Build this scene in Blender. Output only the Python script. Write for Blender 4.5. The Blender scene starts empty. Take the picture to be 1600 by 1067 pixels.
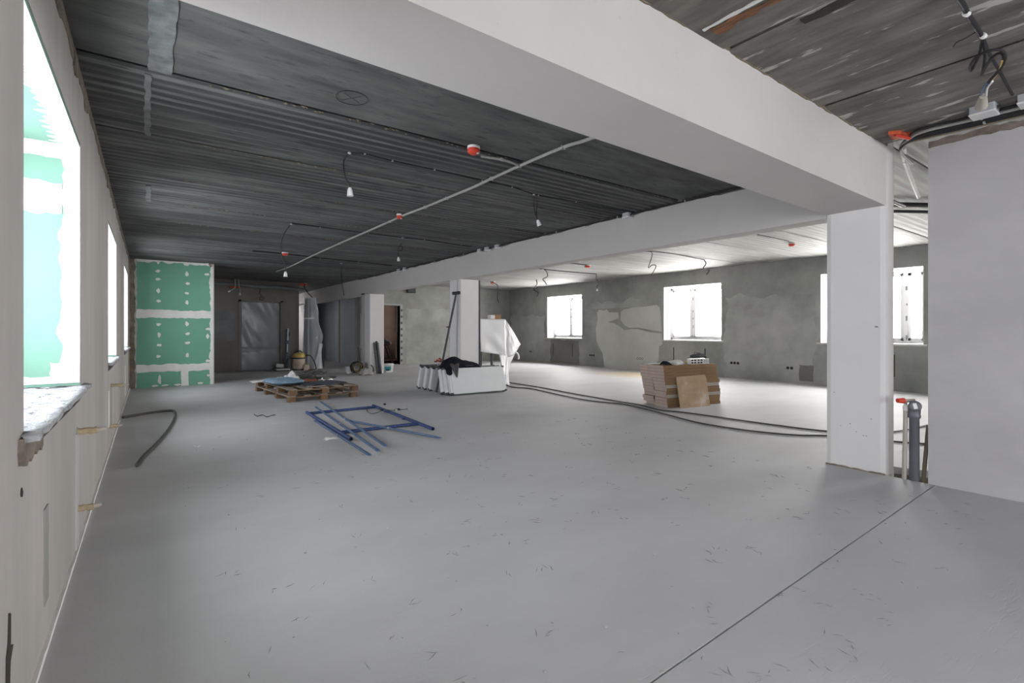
import bpy, bmesh, math, random
from mathutils import Vector, Matrix, Euler, noise

random.seed(7)
SC = bpy.context.scene
COL = SC.collection
PI = math.pi

# ---------------------------------------------------------------- camera
cam_d = bpy.data.cameras.new('camera')
cam = bpy.data.objects.new('camera', cam_d)
COL.objects.link(cam)
cam.location = (0, 0, 1.2)
cam.rotation_euler = (PI / 2, 0, -math.radians(36.06))
cam_d.sensor_width = 36.0
cam_d.lens = 17.55
cam_d.shift_y = -0.0109
cam_d.clip_start = 0.02
SC.camera = cam

# ---------------------------------------------------------------- world: overcast sky over bright ground
w = bpy.data.worlds.new('overcast_sky')
SC.world = w
w.use_nodes = True
nt = w.node_tree
nt.nodes.clear()
wo = nt.nodes.new('ShaderNodeOutputWorld')
bg = nt.nodes.new('ShaderNodeBackground')
tc = nt.nodes.new('ShaderNodeTexCoord')
sep = nt.nodes.new('ShaderNodeSeparateXYZ')
mr = nt.nodes.new('ShaderNodeMapRange')
mr.inputs['From Min'].default_value = -1
mr.inputs['From Max'].default_value = 1
rmp = nt.nodes.new('ShaderNodeValToRGB')
rmp.color_ramp.elements[0].color = (0.90, 0.925, 1.0, 1)      # cool open sky on the left side of the building
rmp.color_ramp.elements[1].color = (1.0, 0.975, 0.945, 1)      # hazy sun side on the right
mr2 = nt.nodes.new('ShaderNodeMapRange')
mr2.inputs['From Min'].default_value = -0.3
mr2.inputs['From Max'].default_value = 1
mr2.inputs['To Min'].default_value = 5.1
mr2.inputs['To Max'].default_value = 16.5
nt.links.new(tc.outputs['Generated'], sep.inputs[0])
nt.links.new(sep.outputs['X'], mr.inputs['Value'])
nt.links.new(sep.outputs['X'], mr2.inputs['Value'])
nt.links.new(mr.outputs[0], rmp.inputs[0])
nt.links.new(rmp.outputs[0], bg.inputs['Color'])
nt.links.new(mr2.outputs[0], bg.inputs['Strength'])
nt.links.new(bg.outputs[0], wo.inputs[0])

SC.view_settings.view_transform = 'Standard'
SC.view_settings.look = 'None'
SC.view_settings.gamma = 1.0
SC.view_settings.use_curve_mapping = False
SC.view_settings.exposure = 1.66
SC.cycles.max_bounces = 14
SC.cycles.diffuse_bounces = 9
SC.cycles.transparent_max_bounces = 16
SC.cycles.use_denoising = True


def portal(name, loc, rot, sx, sy):
    """sampling portal in a window opening: gives no light itself, only guides rays to the sky"""
    l = bpy.data.lights.new(name, 'AREA')
    l.shape = 'RECTANGLE'
    l.size = sx
    l.size_y = sy
    l.cycles.is_portal = True
    o = bpy.data.objects.new(name, l)
    o.location = loc
    o.rotation_euler = rot
    COL.objects.link(o)


# ---------------------------------------------------------------- materials
def mat(name, col, col2=None, scale=4.0, stretch=(1, 1, 1), rough=0.85, bump=0.0, bscale=40.0, metal=0.0,
        spec=0.3, lo=0.35, hi=0.65, detail=6, local=False, bstretch=None, third=None, tscale=20.0, tlo=0.6, thi=0.7, stripe=None):
    m = bpy.data.materials.new(name)
    m.use_nodes = True
    n = m.node_tree
    b = n.nodes['Principled BSDF']
    b.inputs['Roughness'].default_value = rough
    b.inputs['Metallic'].default_value = metal
    b.inputs['Specular IOR Level'].default_value = spec
    if local:
        t = n.nodes.new('ShaderNodeTexCoord')
        src = t.outputs['Object']
    else:
        t = n.nodes.new('ShaderNodeNewGeometry')
        src = t.outputs['Position']

    def nz(sc, st, det):
        mp = n.nodes.new('ShaderNodeMapping')
        mp.inputs['Scale'].default_value = st
        n.links.new(src, mp.inputs[0])
        k = n.nodes.new('ShaderNodeTexNoise')
        k.inputs['Scale'].default_value = sc
        k.inputs['Detail'].default_value = det
        k.inputs['Roughness'].default_value = 0.6
        n.links.new(mp.outputs[0], k.inputs['Vector'])
        return k.outputs[0]

    def ramp(f, a, c, ca, cc):
        r = n.nodes.new('ShaderNodeValToRGB')
        r.color_ramp.elements[0].position = a
        r.color_ramp.elements[1].position = c
        r.color_ramp.elements[0].color = (*ca, 1)
        r.color_ramp.elements[1].color = (*cc, 1)
        n.links.new(f, r.inputs[0])
        return r.outputs[0]
    col2 = col2 or tuple(c * 0.86 for c in col)
    out = ramp(nz(scale, stretch, detail), lo, hi, col2, col)
    if third:
        f = ramp(nz(tscale, stretch, 4), tlo, thi, (0, 0, 0), (1, 1, 1))
        mx = n.nodes.new('ShaderNodeMix')
        mx.data_type = 'RGBA'
        n.links.new(f, mx.inputs['Factor'])
        n.links.new(out, mx.inputs['A'])
        mx.inputs['B'].default_value = (*third, 1)
        out = mx.outputs['Result']
    if stripe:   # dirt left in the grooves of the formwork: bands along one axis, broken up by noise
        wv = n.nodes.new('ShaderNodeTexWave')
        wv.bands_direction = stripe[0]
        wv.inputs['Scale'].default_value = 0.314 / stripe[1]
        wv.inputs['Distortion'].default_value = 2.5
        wv.inputs['Detail'].default_value = 3
        wv.inputs['Detail Scale'].default_value = 0.6
        mp = n.nodes.new('ShaderNodeMapping')
        mp.inputs['Scale'].default_value = (0.25, 1, 1) if stripe[0] == 'Y' else (1, 0.25, 1)
        n.links.new(src, mp.inputs[0])
        n.links.new(mp.outputs[0], wv.inputs['Vector'])
        f1 = ramp(wv.outputs[1], 0.25, 0.75, (0, 0, 0), (1, 1, 1))
        f2 = ramp(nz(0.9, (0.4, 1.3, 1), 3), 0.35, 0.62, (0, 0, 0), (stripe[2],) * 3)
        mu = n.nodes.new('ShaderNodeMath')
        mu.operation = 'MULTIPLY'
        n.links.new(f1, mu.inputs[0])
        n.links.new(f2, mu.inputs[1])
        mx = n.nodes.new('ShaderNodeMix')
        mx.data_type = 'RGBA'
        n.links.new(mu.outputs[0], mx.inputs['Factor'])
        n.links.new(out, mx.inputs['A'])
        mx.inputs['B'].default_value = (*stripe[3], 1)
        out = mx.outputs['Result']
    n.links.new(out, b.inputs['Base Color'])
    if bump:
        bp = n.nodes.new('ShaderNodeBump')
        bp.inputs['Strength'].default_value = bump
        bp.inputs['Distance'].default_value = 0.02
        n.links.new(nz(bscale, bstretch or stretch, 5), bp.inputs['Height'])
        n.links.new(bp.outputs[0], b.inputs['Normal'])
    return m


def film_mat(name, tint, tr, rough=0.25, white=None):
    """translucent plastic film: part transparent, part glossy-diffuse"""
    m = bpy.data.materials.new(name)
    m.use_nodes = True
    n = m.node_tree
    b = n.nodes['Principled BSDF']
    b.inputs['Base Color'].default_value = (*tint, 1)
    b.inputs['Roughness'].default_value = rough
    o = n.nodes['Material Output']
    t = n.nodes.new('ShaderNodeBsdfTransparent')
    x = n.nodes.new('ShaderNodeMixShader')
    x.inputs[0].default_value = 1 - tr
    n.links.new(t.outputs[0], x.inputs[1])
    n.links.new(b.outputs[0], x.inputs[2])
    n.links.new(x.outputs[0], o.inputs[0])
    return m


def glass_mat():
    m = bpy.data.materials.new('window_glass')
    m.use_nodes = True
    n = m.node_tree
    n.nodes.clear()
    o = n.nodes.new('ShaderNodeOutputMaterial')
    t = n.nodes.new('ShaderNodeBsdfTransparent')
    t.inputs[0].default_value = (0.98, 0.98, 0.98, 1)
    g = n.nodes.new('ShaderNodeBsdfGlossy')
    g.inputs['Roughness'].default_value = 0.02
    x = n.nodes.new('ShaderNodeMixShader')
    x.inputs[0].default_value = 0.06
    n.links.new(t.outputs[0], x.inputs[1])
    n.links.new(g.outputs[0], x.inputs[2])
    n.links.new(x.outputs[0], o.inputs[0])
    return m


def floor_mat():
    """power-floated screed: soft tone patches, fine grain, short trowel gouges"""
    m = mat('screed_concrete', (0.53, 0.533, 0.543), (0.435, 0.436, 0.443), scale=0.9, stretch=(0.7, 1.3, 1), rough=0.68, spec=0.3,
            lo=0.3, hi=0.7, detail=8)
    n = m.node_tree
    b = n.nodes['Principled BSDF']
    g = n.nodes.new('ShaderNodeNewGeometry')

    def gouge(rot, sc, th):
        mp = n.nodes.new('ShaderNodeMapping')
        mp.inputs['Rotation'].default_value = (0, 0, rot)
        mp.inputs['Scale'].default_value = (3.2, 26, 1)
        n.links.new(g.outputs['Position'], mp.inputs[0])
        k = n.nodes.new('ShaderNodeTexNoise')
        k.inputs['Scale'].default_value = sc
        k.inputs['Detail'].default_value = 2
        k.inputs['Distortion'].default_value = 0.6
        n.links.new(mp.outputs[0], k.inputs['Vector'])
        r = n.nodes.new('ShaderNodeMapRange')
        r.inputs['From Min'].default_value = th
        r.inputs['From Max'].default_value = th + 0.07
        n.links.new(k.outputs[0], r.inputs['Value'])
        return r.outputs[0]

    def math_(op, a, c):
        k = n.nodes.new('ShaderNodeMath')
        k.operation = op
        for i, q in enumerate((a, c)):
            if isinstance(q, (int, float)):
                k.inputs[i].default_value = q
            else:
                n.links.new(q, k.inputs[i])
        return k.outputs[0]
    gs = math_('MAXIMUM', math_('MAXIMUM', gouge(0.5, 1.3, 0.59), gouge(-0.35, 1.1, 0.595)), gouge(1.2, 1.2, 0.60))
    pm = n.nodes.new('ShaderNodeTexNoise')
    pm.inputs['Scale'].default_value = 1.7
    n.links.new(g.outputs['Position'], pm.inputs['Vector'])
    pr = n.nodes.new('ShaderNodeMapRange')
    pr.inputs['From Min'].default_value = 0.45
    pr.inputs['From Max'].default_value = 0.6
    n.links.new(pm.outputs[0], pr.inputs['Value'])
    gs = math_('MULTIPLY', gs, pr.outputs[0])
    fine = n.nodes.new('ShaderNodeTexNoise')
    fine.inputs['Scale'].default_value = 60
    fine.inputs['Detail'].default_value = 6
    n.links.new(g.outputs['Position'], fine.inputs['Vector'])
    mid = n.nodes.new('ShaderNodeTexNoise')
    mid.inputs['Scale'].default_value = 9
    mid.inputs['Detail'].default_value = 4
    n.links.new(g.outputs['Position'], mid.inputs['Vector'])
    hgt = math_('ADD', math_('MULTIPLY', gs, -0.1), math_('ADD', math_('MULTIPLY', fine.outputs[0], 0.11), math_('MULTIPLY', mid.outputs[0], 0.13)))
    bp = n.nodes.new('ShaderNodeBump')
    bp.inputs['Strength'].default_value = 0.45
    bp.inputs['Distance'].default_value = 0.012
    n.links.new(hgt, bp.inputs['Height'])
    n.links.new(bp.outputs[0], b.inputs['Normal'])
    # yellowish spill stain by the far windows, sand dust
    st = n.nodes.new('ShaderNodeMapping')
    st.inputs['Location'].default_value = (-10.6 * 0.9, -9.0 * 0.55, 0)
    st.inputs['Scale'].default_value = (0.9, 0.55, 1)
    n.links.new(g.outputs['Position'], st.inputs[0])
    gr = n.nodes.new('ShaderNodeTexGradient')
    gr.gradient_type = 'SPHERICAL'
    n.links.new(st.outputs[0], gr.inputs[0])
    sf = math_('MULTIPLY', math_('MULTIPLY', gr.outputs[1], 1.5), mid.outputs[0])
    mx = n.nodes.new('ShaderNodeMix')
    mx.data_type = 'RGBA'
    old = b.inputs['Base Color'].links[0].from_socket
    n.links.new(sf, mx.inputs['Factor'])
    n.links.new(old, mx.inputs['A'])
    mx.inputs['B'].default_value = (0.42, 0.30, 0.13, 1)
    n.links.new(mx.outputs['Result'], b.inputs['Base Color'])
    return m


M = {}
M['plaster_white'] = mat('white_plaster', (0.50, 0.485, 0.468), (0.47, 0.455, 0.44), scale=1.3, rough=0.9, bump=0.08, bscale=25, third=(0.42, 0.4, 0.38), tscale=14, tlo=0.70, thi=0.76)
M['plaster_column'] = mat('white_column_plaster', (0.68, 0.67, 0.66), (0.64, 0.63, 0.62), scale=1.3, rough=0.9, bump=0.08, bscale=25)
M['plaster_grey'] = mat('grey_plaster', (0.43, 0.41, 0.39), (0.36, 0.345, 0.325), scale=1.2, stretch=(1, 2.2, 0.5), rough=0.9, bump=0.12, bscale=18)
M['plaster_pale'] = mat('pale_plaster', (0.48, 0.47, 0.475), (0.415, 0.405, 0.405), scale=1.1, stretch=(1, 1, 1.6), rough=0.88, bump=0.1, bscale=12)
M['cement'] = mat('cement_render', (0.40, 0.40, 0.38), (0.20, 0.205, 0.19), scale=0.8, detail=10, rough=0.92, bump=0.15, bscale=15, lo=0.3, hi=0.72)
M['cement_dark'] = mat('dark_cement_render', (0.20, 0.19, 0.18), (0.15, 0.145, 0.135), scale=0.9, rough=0.92, bump=0.15, bscale=15)
M['cement_pale'] = mat('pale_cement_render', (0.52, 0.52, 0.50), (0.34, 0.345, 0.325), scale=1.1, detail=10, rough=0.92, bump=0.12, bscale=15)
M['skim'] = mat('skim_coat', (0.56, 0.56, 0.53), (0.50, 0.50, 0.47), scale=2, rough=0.9, bump=0.08, bscale=20)
M['brick_rough'] = mat('rough_masonry', (0.26, 0.22, 0.18), (0.14, 0.12, 0.10), scale=9, rough=0.95, bump=0.5, bscale=40)
M['slab_x'] = mat('slab_concrete_across', (0.18, 0.183, 0.178), (0.05, 0.052, 0.052), scale=1.6, stretch=(0.55, 4.5, 1), rough=0.8, spec=0.4, bump=0.35, bscale=6, bstretch=(0.8, 7, 1), lo=0.28, hi=0.70, detail=9, third=(0.04, 0.042, 0.043), tscale=6, tlo=0.55, thi=0.68, stripe=('Y', 0.105, 0.92, (0.03, 0.032, 0.033)))
M['slab_mottled'] = mat('mottled_slab_concrete', (0.135, 0.138, 0.133), (0.055, 0.057, 0.056), scale=2.2, stretch=(0.8, 3.2, 1), rough=0.85, spec=0.35, bump=0.35, bscale=8, bstretch=(0.8, 5, 1), lo=0.28, hi=0.70, detail=10, third=(0.05, 0.052, 0.054), tscale=7, tlo=0.58, thi=0.70, stripe=('Y', 0.14, 0.35, (0.09, 0.09, 0.09)))
M['slab_y'] = mat('slab_concrete_along', (0.24, 0.225, 0.205), (0.09, 0.084, 0.075), scale=2.0, stretch=(4, 0.9, 1), rough=0.9, spec=0.3, bump=0.35, bscale=7, bstretch=(5, 1.2, 1), lo=0.28, hi=0.7, detail=10, third=(0.46, 0.45, 0.42), tscale=2.6, tlo=0.60, thi=0.64, stripe=('X', 0.16, 0.4, (0.10, 0.095, 0.085)))
M['slab_r'] = mat('slab_concrete_right_lit', (0.38, 0.38, 0.36), (0.25, 0.25, 0.235), scale=3.0, stretch=(0.35, 5, 1), rough=0.75, spec=0.4, bump=0.3, bscale=6, bstretch=(0.8, 7, 1), stripe=('Y', 0.105, 0.6, (0.16, 0.16, 0.15)))  # same concrete made paler: right-bay window light put into the colour
M['mortar'] = mat('pale_mortar', (0.21, 0.222, 0.222), (0.11, 0.118, 0.118), scale=9, stretch=(1, 1, 1), rough=0.9, bump=0.3, bscale=30)
M['rust'] = mat('rust_stain', (0.27, 0.13, 0.065), (0.12, 0.065, 0.04), scale=8, stretch=(6, 0.8, 1), rough=0.95)
M['joint'] = mat('dark_joint', (0.05, 0.045, 0.04), rough=1.0)
M['green_board'] = mat('green_plasterboard', (0.155, 0.36, 0.265), (0.14, 0.335, 0.245), scale=1.5, rough=0.85)
M['green_glare'] = mat('glare_muted_green_board', (0.165, 0.315, 0.25), (0.15, 0.295, 0.23), scale=1.5, rough=0.85)  # same green board, less saturated: window glare put into the colour
M['cement_mid'] = mat('middle_cement_render', (0.46, 0.46, 0.44), (0.24, 0.245, 0.23), scale=0.9, detail=10, rough=0.92, bump=0.12, bscale=15, lo=0.3, hi=0.7)
M['putty'] = mat('white_putty', (0.72, 0.715, 0.70), (0.63, 0.625, 0.61), scale=5, rough=0.9, bump=0.15, bscale=30)
M['sill_rough'] = mat('rough_white_sill', (0.42, 0.43, 0.45), (0.13, 0.135, 0.14), scale=16, lo=0.33, hi=0.5, rough=0.9, bump=0.8, bscale=45)
M['pvc'] = mat('white_window_frame', (0.78, 0.78, 0.78), (0.74, 0.74, 0.74), rough=0.35, spec=0.5)
M['pvc_tape'] = mat('grey_protective_tape', (0.30, 0.33, 0.36), (0.18, 0.2, 0.22), scale=8, rough=0.5)
M['glass'] = glass_mat()
M['floor'] = floor_mat()
M['gouge'] = mat('gouged_screed', (0.30, 0.29, 0.285), (0.22, 0.215, 0.21), scale=12, rough=0.9)
M['subfloor'] = mat('rough_subfloor', (0.22, 0.20, 0.18), (0.12, 0.11, 0.10), scale=7, rough=0.95, bump=0.6, bscale=25)
M['gyp_blue'] = mat('blue_grey_board', (0.43, 0.465, 0.52), (0.38, 0.41, 0.46), scale=1, rough=0.8)
M['brown_dark'] = mat('dark_brown_wall', (0.26, 0.19, 0.155), (0.21, 0.15, 0.12), scale=3, rough=0.9)
M['black'] = mat('black_plastic', (0.02, 0.02, 0.022), rough=0.5)
M['dark_grey'] = mat('dark_grey_plastic', (0.06, 0.065, 0.07), rough=0.5)
M['cable_black'] = mat('black_cable', (0.022, 0.022, 0.024), rough=0.55)
M['cable_grey'] = mat('grey_corrugated_conduit', (0.36, 0.355, 0.34), (0.30, 0.295, 0.28), rough=0.6)
M['cable_dark'] = mat('dark_grey_cable', (0.075, 0.072, 0.068), rough=0.6)
M['white_plastic'] = mat('white_plastic', (0.75, 0.75, 0.74), rough=0.4)
M['grey_plastic'] = mat('light_grey_plastic', (0.42, 0.44, 0.45), rough=0.5)
M['red_plastic'] = mat('red_plastic', (0.62, 0.06, 0.03), (0.5, 0.045, 0.025), rough=0.45)
M['orange_red'] = mat('orange_paint', (0.55, 0.10, 0.03), (0.32, 0.06, 0.03), scale=20, rough=0.7)
M['pipe_grey'] = mat('grey_drain_pipe', (0.115, 0.12, 0.135), (0.10, 0.105, 0.12), rough=0.35, spec=0.5)
M['pipe_beige'] = mat('beige_water_pipe', (0.42, 0.39, 0.34), (0.36, 0.33, 0.29), rough=0.6)
M['pipe_brown'] = mat('brown_pipe_sleeve', (0.20, 0.17, 0.12), rough=0.6)
M['wood'] = mat('pallet_wood', (0.23, 0.145, 0.085), (0.13, 0.08, 0.045), scale=5, stretch=(1, 1, 1), rough=0.85, bump=0.2, bscale=30, local=True)
M['wood_grey'] = mat('weathered_pallet_board', (0.31, 0.255, 0.21), (0.20, 0.155, 0.12), scale=6, stretch=(5, 0.6, 1), rough=0.9, bump=0.2, bscale=30, local=True)
M['card_end'] = mat('pale_carton_end', (0.50, 0.40, 0.35), (0.42, 0.33, 0.285), scale=6, rough=0.85, local=True)
M['card_side'] = mat('brown_board_edge', (0.27, 0.175, 0.095), (0.20, 0.125, 0.065), scale=8, stretch=(0.4, 1, 6), rough=0.85, local=True)
M['ply'] = mat('plywood_face', (0.46, 0.335, 0.225), (0.37, 0.26, 0.165), scale=4, stretch=(1, 1, 1), rough=0.75, local=True, third=(0.56, 0.50, 0.44), tscale=3.4, tlo=0.55, thi=0.7)
M['blue_paint'] = mat('blue_scaffold_paint', (0.034, 0.066, 0.20), (0.022, 0.042, 0.135), scale=14, rough=0.5, spec=0.5, local=True, third=(0.16, 0.19, 0.28), tscale=30, tlo=0.62, thi=0.7)
M['blue_light'] = mat('faded_blue_brace_paint', (0.09, 0.155, 0.285), (0.06, 0.105, 0.20), scale=14, rough=0.5, spec=0.5, local=True, third=(0.25, 0.28, 0.33), tscale=30, tlo=0.62, thi=0.7)
M['steel'] = mat('galvanised_steel', (0.5, 0.5, 0.5), (0.38, 0.38, 0.38), scale=20, rough=0.4, metal=0.8)
M['rad_white'] = mat('radiator_enamel', (0.66, 0.69, 0.69), (0.63, 0.66, 0.66), rough=0.4, spec=0.5, local=True)
M['rad_side'] = mat('radiator_side_enamel', (0.72, 0.72, 0.735), (0.68, 0.68, 0.70), rough=0.35, spec=0.5, local=True)
M['rad_grille'] = mat('radiator_grille_metal', (0.20, 0.205, 0.21), (0.12, 0.12, 0.125), scale=40, stretch=(8, 1, 1), rough=0.6, local=True)
M['cloth_navy'] = mat('dark_navy_cloth', (0.018, 0.02, 0.028), (0.01, 0.01, 0.014), scale=10, rough=0.95, spec=0.1)
M['cloth_grey'] = mat('charcoal_cloth', (0.08, 0.075, 0.075), (0.05, 0.045, 0.045), scale=10, rough=0.95)
M['film_white'] = film_mat('white_plastic_film', (0.78, 0.78, 0.79), 0.12, 0.35)
M['film_milky'] = film_mat('milky_plastic_film', (0.70, 0.72, 0.74), 0.3, 0.2)
M['film_clear'] = film_mat('clear_plastic_film', (0.74, 0.78, 0.82), 0.58, 0.12)
M['film_grey'] = film_mat('grey_dusty_film', (0.26, 0.285, 0.295), 0.25, 0.28)
M['roll_dark'] = mat('blue_grey_roll', (0.075, 0.10, 0.125), (0.05, 0.065, 0.085), scale=3, stretch=(4, 4, 0.3), rough=0.5)
M['cardboard'] = mat('brown_cardboard', (0.36, 0.215, 0.115), (0.30, 0.175, 0.09), scale=5, rough=0.85)
M['paper'] = mat('white_paper', (0.74, 0.74, 0.73), (0.66, 0.66, 0.65), scale=10, rough=0.9)
M['sack_blue'] = mat('light_blue_sack', (0.27, 0.40, 0.52), (0.19, 0.30, 0.41), scale=9, rough=0.55, third=(0.55, 0.62, 0.68), tscale=13, tlo=0.62, thi=0.7)
M['slate'] = mat('blue_grey_sheet', (0.10, 0.115, 0.135), (0.065, 0.075, 0.09), scale=3, rough=0.5)
M['orange_strap'] = mat('dull_orange_cloth', (0.28, 0.10, 0.06), rough=0.9)
M['yellow'] = mat('yellow_plastic', (0.55, 0.40, 0.12), (0.42, 0.30, 0.09), scale=8, rough=0.5)
M['tank'] = mat('beige_tank', (0.50, 0.43, 0.35), (0.36, 0.30, 0.24), scale=5, rough=0.6)
M['drill_blue'] = mat('dark_blue_metal', (0.05, 0.075, 0.13), (0.03, 0.04, 0.07), scale=12, rough=0.5)
M['brass'] = mat('yellowish_wire', (0.42, 0.34, 0.20), (0.26, 0.20, 0.11), scale=12, rough=0.5)
M['red_brown'] = mat('dark_red_wood', (0.075, 0.025, 0.02), (0.04, 0.015, 0.012), rough=0.7)
M['teal'] = mat('teal_label', (0.05, 0.30, 0.36), (0.04, 0.22, 0.27), rough=0.5)
M['foam'] = mat('yellow_foam', (0.50, 0.41, 0.27), (0.36, 0.29, 0.19), scale=25, rough=0.95, bump=0.5, bscale=60)
M['duct'] = mat('grey_pipe_run', (0.20, 0.21, 0.215), (0.15, 0.155, 0.16), scale=3, rough=0.6)


# ---------------------------------------------------------------- mesh helper
class MB:
    def __init__(s):
        s.v, s.f, s.s = [], [], []

    def add(s, vs, fs, smooth=False, mtx=None):
        k = len(s.v)
        for p in vs:
            p = Vector(p)
            s.v.append(mtx @ p if mtx else p)
        for q in fs:
            s.f.append([i + k for i in q])
            s.s.append(smooth)
        return s

    def box(s, lo, hi, mtx=None):
        x0, y0, z0 = lo
        x1, y1, z1 = hi
        vs = [(x0, y0, z0), (x1, y0, z0), (x1, y1, z0), (x0, y1, z0), (x0, y0, z1), (x1, y0, z1), (x1, y1, z1), (x0, y1, z1)]
        return s.add(vs, [(0, 3, 2, 1), (4, 5, 6, 7), (0, 1, 5, 4), (1, 2, 6, 5), (2, 3, 7, 6), (3, 0, 4, 7)], mtx=mtx)

    def bev(s, lo, hi, b, mtx=None):
        """box with chamfered edges"""
        bm = bmesh.new()
        bmesh.ops.create_cube(bm, size=1)
        for v in bm.verts:
            v.co = Vector([lo[i] + (v.co[i] + 0.5) * (hi[i] - lo[i]) for i in range(3)])
        bmesh.ops.bevel(bm, geom=bm.edges[:], offset=b, segments=2, affect='EDGES', profile=0.6)
        bm.verts.index_update()
        s.add([v.co.copy() for v in bm.verts], [[v.index for v in f.verts] for f in bm.faces], mtx=mtx)
        bm.free()
        return s

    def tube(s, pts, r, seg=8, caps=True, mtx=None, smooth=True):
        pts = [Vector(p) for p in pts]
        n = len(pts)
        rs = r if isinstance(r, (list, tuple)) else [r] * n
        vs, fs = [], []
        up = None
        for i, p in enumerate(pts):
            d = (pts[min(i + 1, n - 1)] - pts[max(i - 1, 0)])
            d = d.normalized() if d.length > 1e-9 else Vector((0, 0, 1))
            if up is None:
                up = d.orthogonal().normalized()
            else:
                up = (up - d * up.dot(d))
                up = up.normalized() if up.length > 1e-6 else d.orthogonal().normalized()
            sd = d.cross(up)
            for k in range(seg):
                a = 2 * PI * k / seg
                vs.append(p + (up * math.cos(a) + sd * math.sin(a)) * rs[i])
        for i in range(n - 1):
            for k in range(seg):
                k2 = (k + 1) % seg
                fs.append((i * seg + k, i * seg + k2, (i + 1) * seg + k2, (i + 1) * seg + k))
        s.add(vs, fs, smooth, mtx)
        if caps:
            s.add(vs[:seg], [list(range(seg))[::-1]], False, mtx)
            s.add(vs[-seg:], [list(range(seg))], False, mtx)
        return s

    def lathe(s, prof, seg=20, mtx=None, smooth=True):
        """profile of (radius, z) about the z axis"""
        vs, fs = [], []
        for r, z in prof:
            for k in range(seg):
                a = 2 * PI * k / seg
                vs.append((r * math.cos(a), r * math.sin(a), z))
        for i in range(len(prof) - 1):
            for k in range(seg):
                k2 = (k + 1) % seg
                fs.append((i * seg + k, i * seg + k2, (i + 1) * seg + k2, (i + 1) * seg + k))
        s.add(vs, fs, smooth, mtx)
        s.add(vs[:seg], [list(range(seg))[::-1]], False, mtx)
        s.add(vs[-seg:], [list(range(seg))], False, mtx)
        return s

    def plate(s, outline, t, mtx=None):
        """closed 2D outline in the local xy plane, extruded 0..t along z"""
        MB.count = getattr(MB, 'count', 0) + 1
        t += (MB.count % 19) * 0.00005     # never two skims exactly flush
        n = len(outline)
        vs = [(x, y, 0) for x, y in outline] + [(x, y, t) for x, y in outline]
        fs = [list(range(n))[::-1], list(range(n, 2 * n))]
        for i in range(n):
            j = (i + 1) % n
            fs.append((i, j, n + j, n + i))
        return s.add(vs, fs, mtx=mtx)

    def grid(s, fn, nu, nv, t=0.0, smooth=True, mtx=None):
        """sheet fn(u, v) -> point, with thickness t (offset along the local normal)"""
        P = [[Vector(fn(i / nu, j / nv)) for j in range(nv + 1)] for i in range(nu + 1)]
        vs = [p for row in P for p in row]
        W = nv + 1
        fs = [(i * W + j, (i + 1) * W + j, (i + 1) * W + j + 1, i * W + j + 1) for i in range(nu) for j in range(nv)]
        if t:
            m = len(vs)
            back = []
            for i in range(nu + 1):
                for j in range(nv + 1):
                    a = P[min(i + 1, nu)][j] - P[max(i - 1, 0)][j]
                    c = P[i][min(j + 1, nv)] - P[i][max(j - 1, 0)]
                    nn = a.cross(c)
                    nn = nn.normalized() if nn.length > 1e-12 else Vector((0, 0, 1))
                    back.append(P[i][j] - nn * t)
            vs = vs + back
            fs = fs + [tuple(reversed([q + m for q in f])) for f in fs]
            rim = [i * W for i in range(nu + 1)] + [nu * W + j for j in range(1, nv + 1)] + [i * W + nv for i in range(nu - 1, -1, -1)] + [j for j in range(nv - 1, 0, -1)]
            for a, c in zip(rim, rim[1:] + rim[:1]):
                fs.append((c, a, a + m, c + m))
        return s.add(vs, fs, smooth, mtx)

    def build(s, name, m, parent=None, org=(0, 0, 0)):
        me = bpy.data.meshes.new(name)
        g = Vector(org)
        me.from_pydata([tuple(p - g) for p in s.v], [], s.f)
        me.polygons.foreach_set('use_smooth', s.s)
        bm = bmesh.new()
        bm.from_mesh(me)
        bmesh.ops.recalc_face_normals(bm, faces=bm.faces[:])
        bm.to_mesh(me)
        bm.free()
        me.materials.append(M[m] if isinstance(m, str) else m)
        o = bpy.data.objects.new(name, me)
        COL.objects.link(o)
        if parent is not None:
            o.parent = parent
        else:
            o.location = g
        return o


def tag(o, label, cat, group=None, kind=None):
    o['label'] = label
    o['category'] = cat
    if group:
        o['group'] = group
    if kind:
        o['kind'] = kind
    return o


def struct(o):
    o['kind'] = 'structure'
    return o


def thing(name, label, cat, loc=(0, 0, 0), group=None, rot=(0, 0, 0)):
    o = bpy.data.objects.new(name, None)
    o.empty_display_size = 0.1
    COL.objects.link(o)
    o.location = loc
    o.rotation_euler = rot
    return tag(o, label, cat, group)


def copy_tree(src, parent=None):
    c = src.copy()
    COL.objects.link(c)
    if parent is not None:
        c.parent = parent
    for ch in list(src.children):
        copy_tree(ch, c)
    return c


def spline(pts, n=8):
    """Catmull-Rom through the points"""
    P = [Vector(p) for p in pts]
    P = [P[0] * 2 - P[1]] + P + [P[-1] * 2 - P[-2]]
    out = []
    for i in range(1, len(P) - 2):
        a, b, c, d = P[i - 1:i + 3]
        for k in range(n):
            t = k / n
            out.append(0.5 * ((2 * b) + (c - a) * t + (2 * a - 5 * b + 4 * c - d) * t * t + (3 * b - a - 3 * c + d) * t ** 3))
    out.append(P[-2])
    return out


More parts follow.
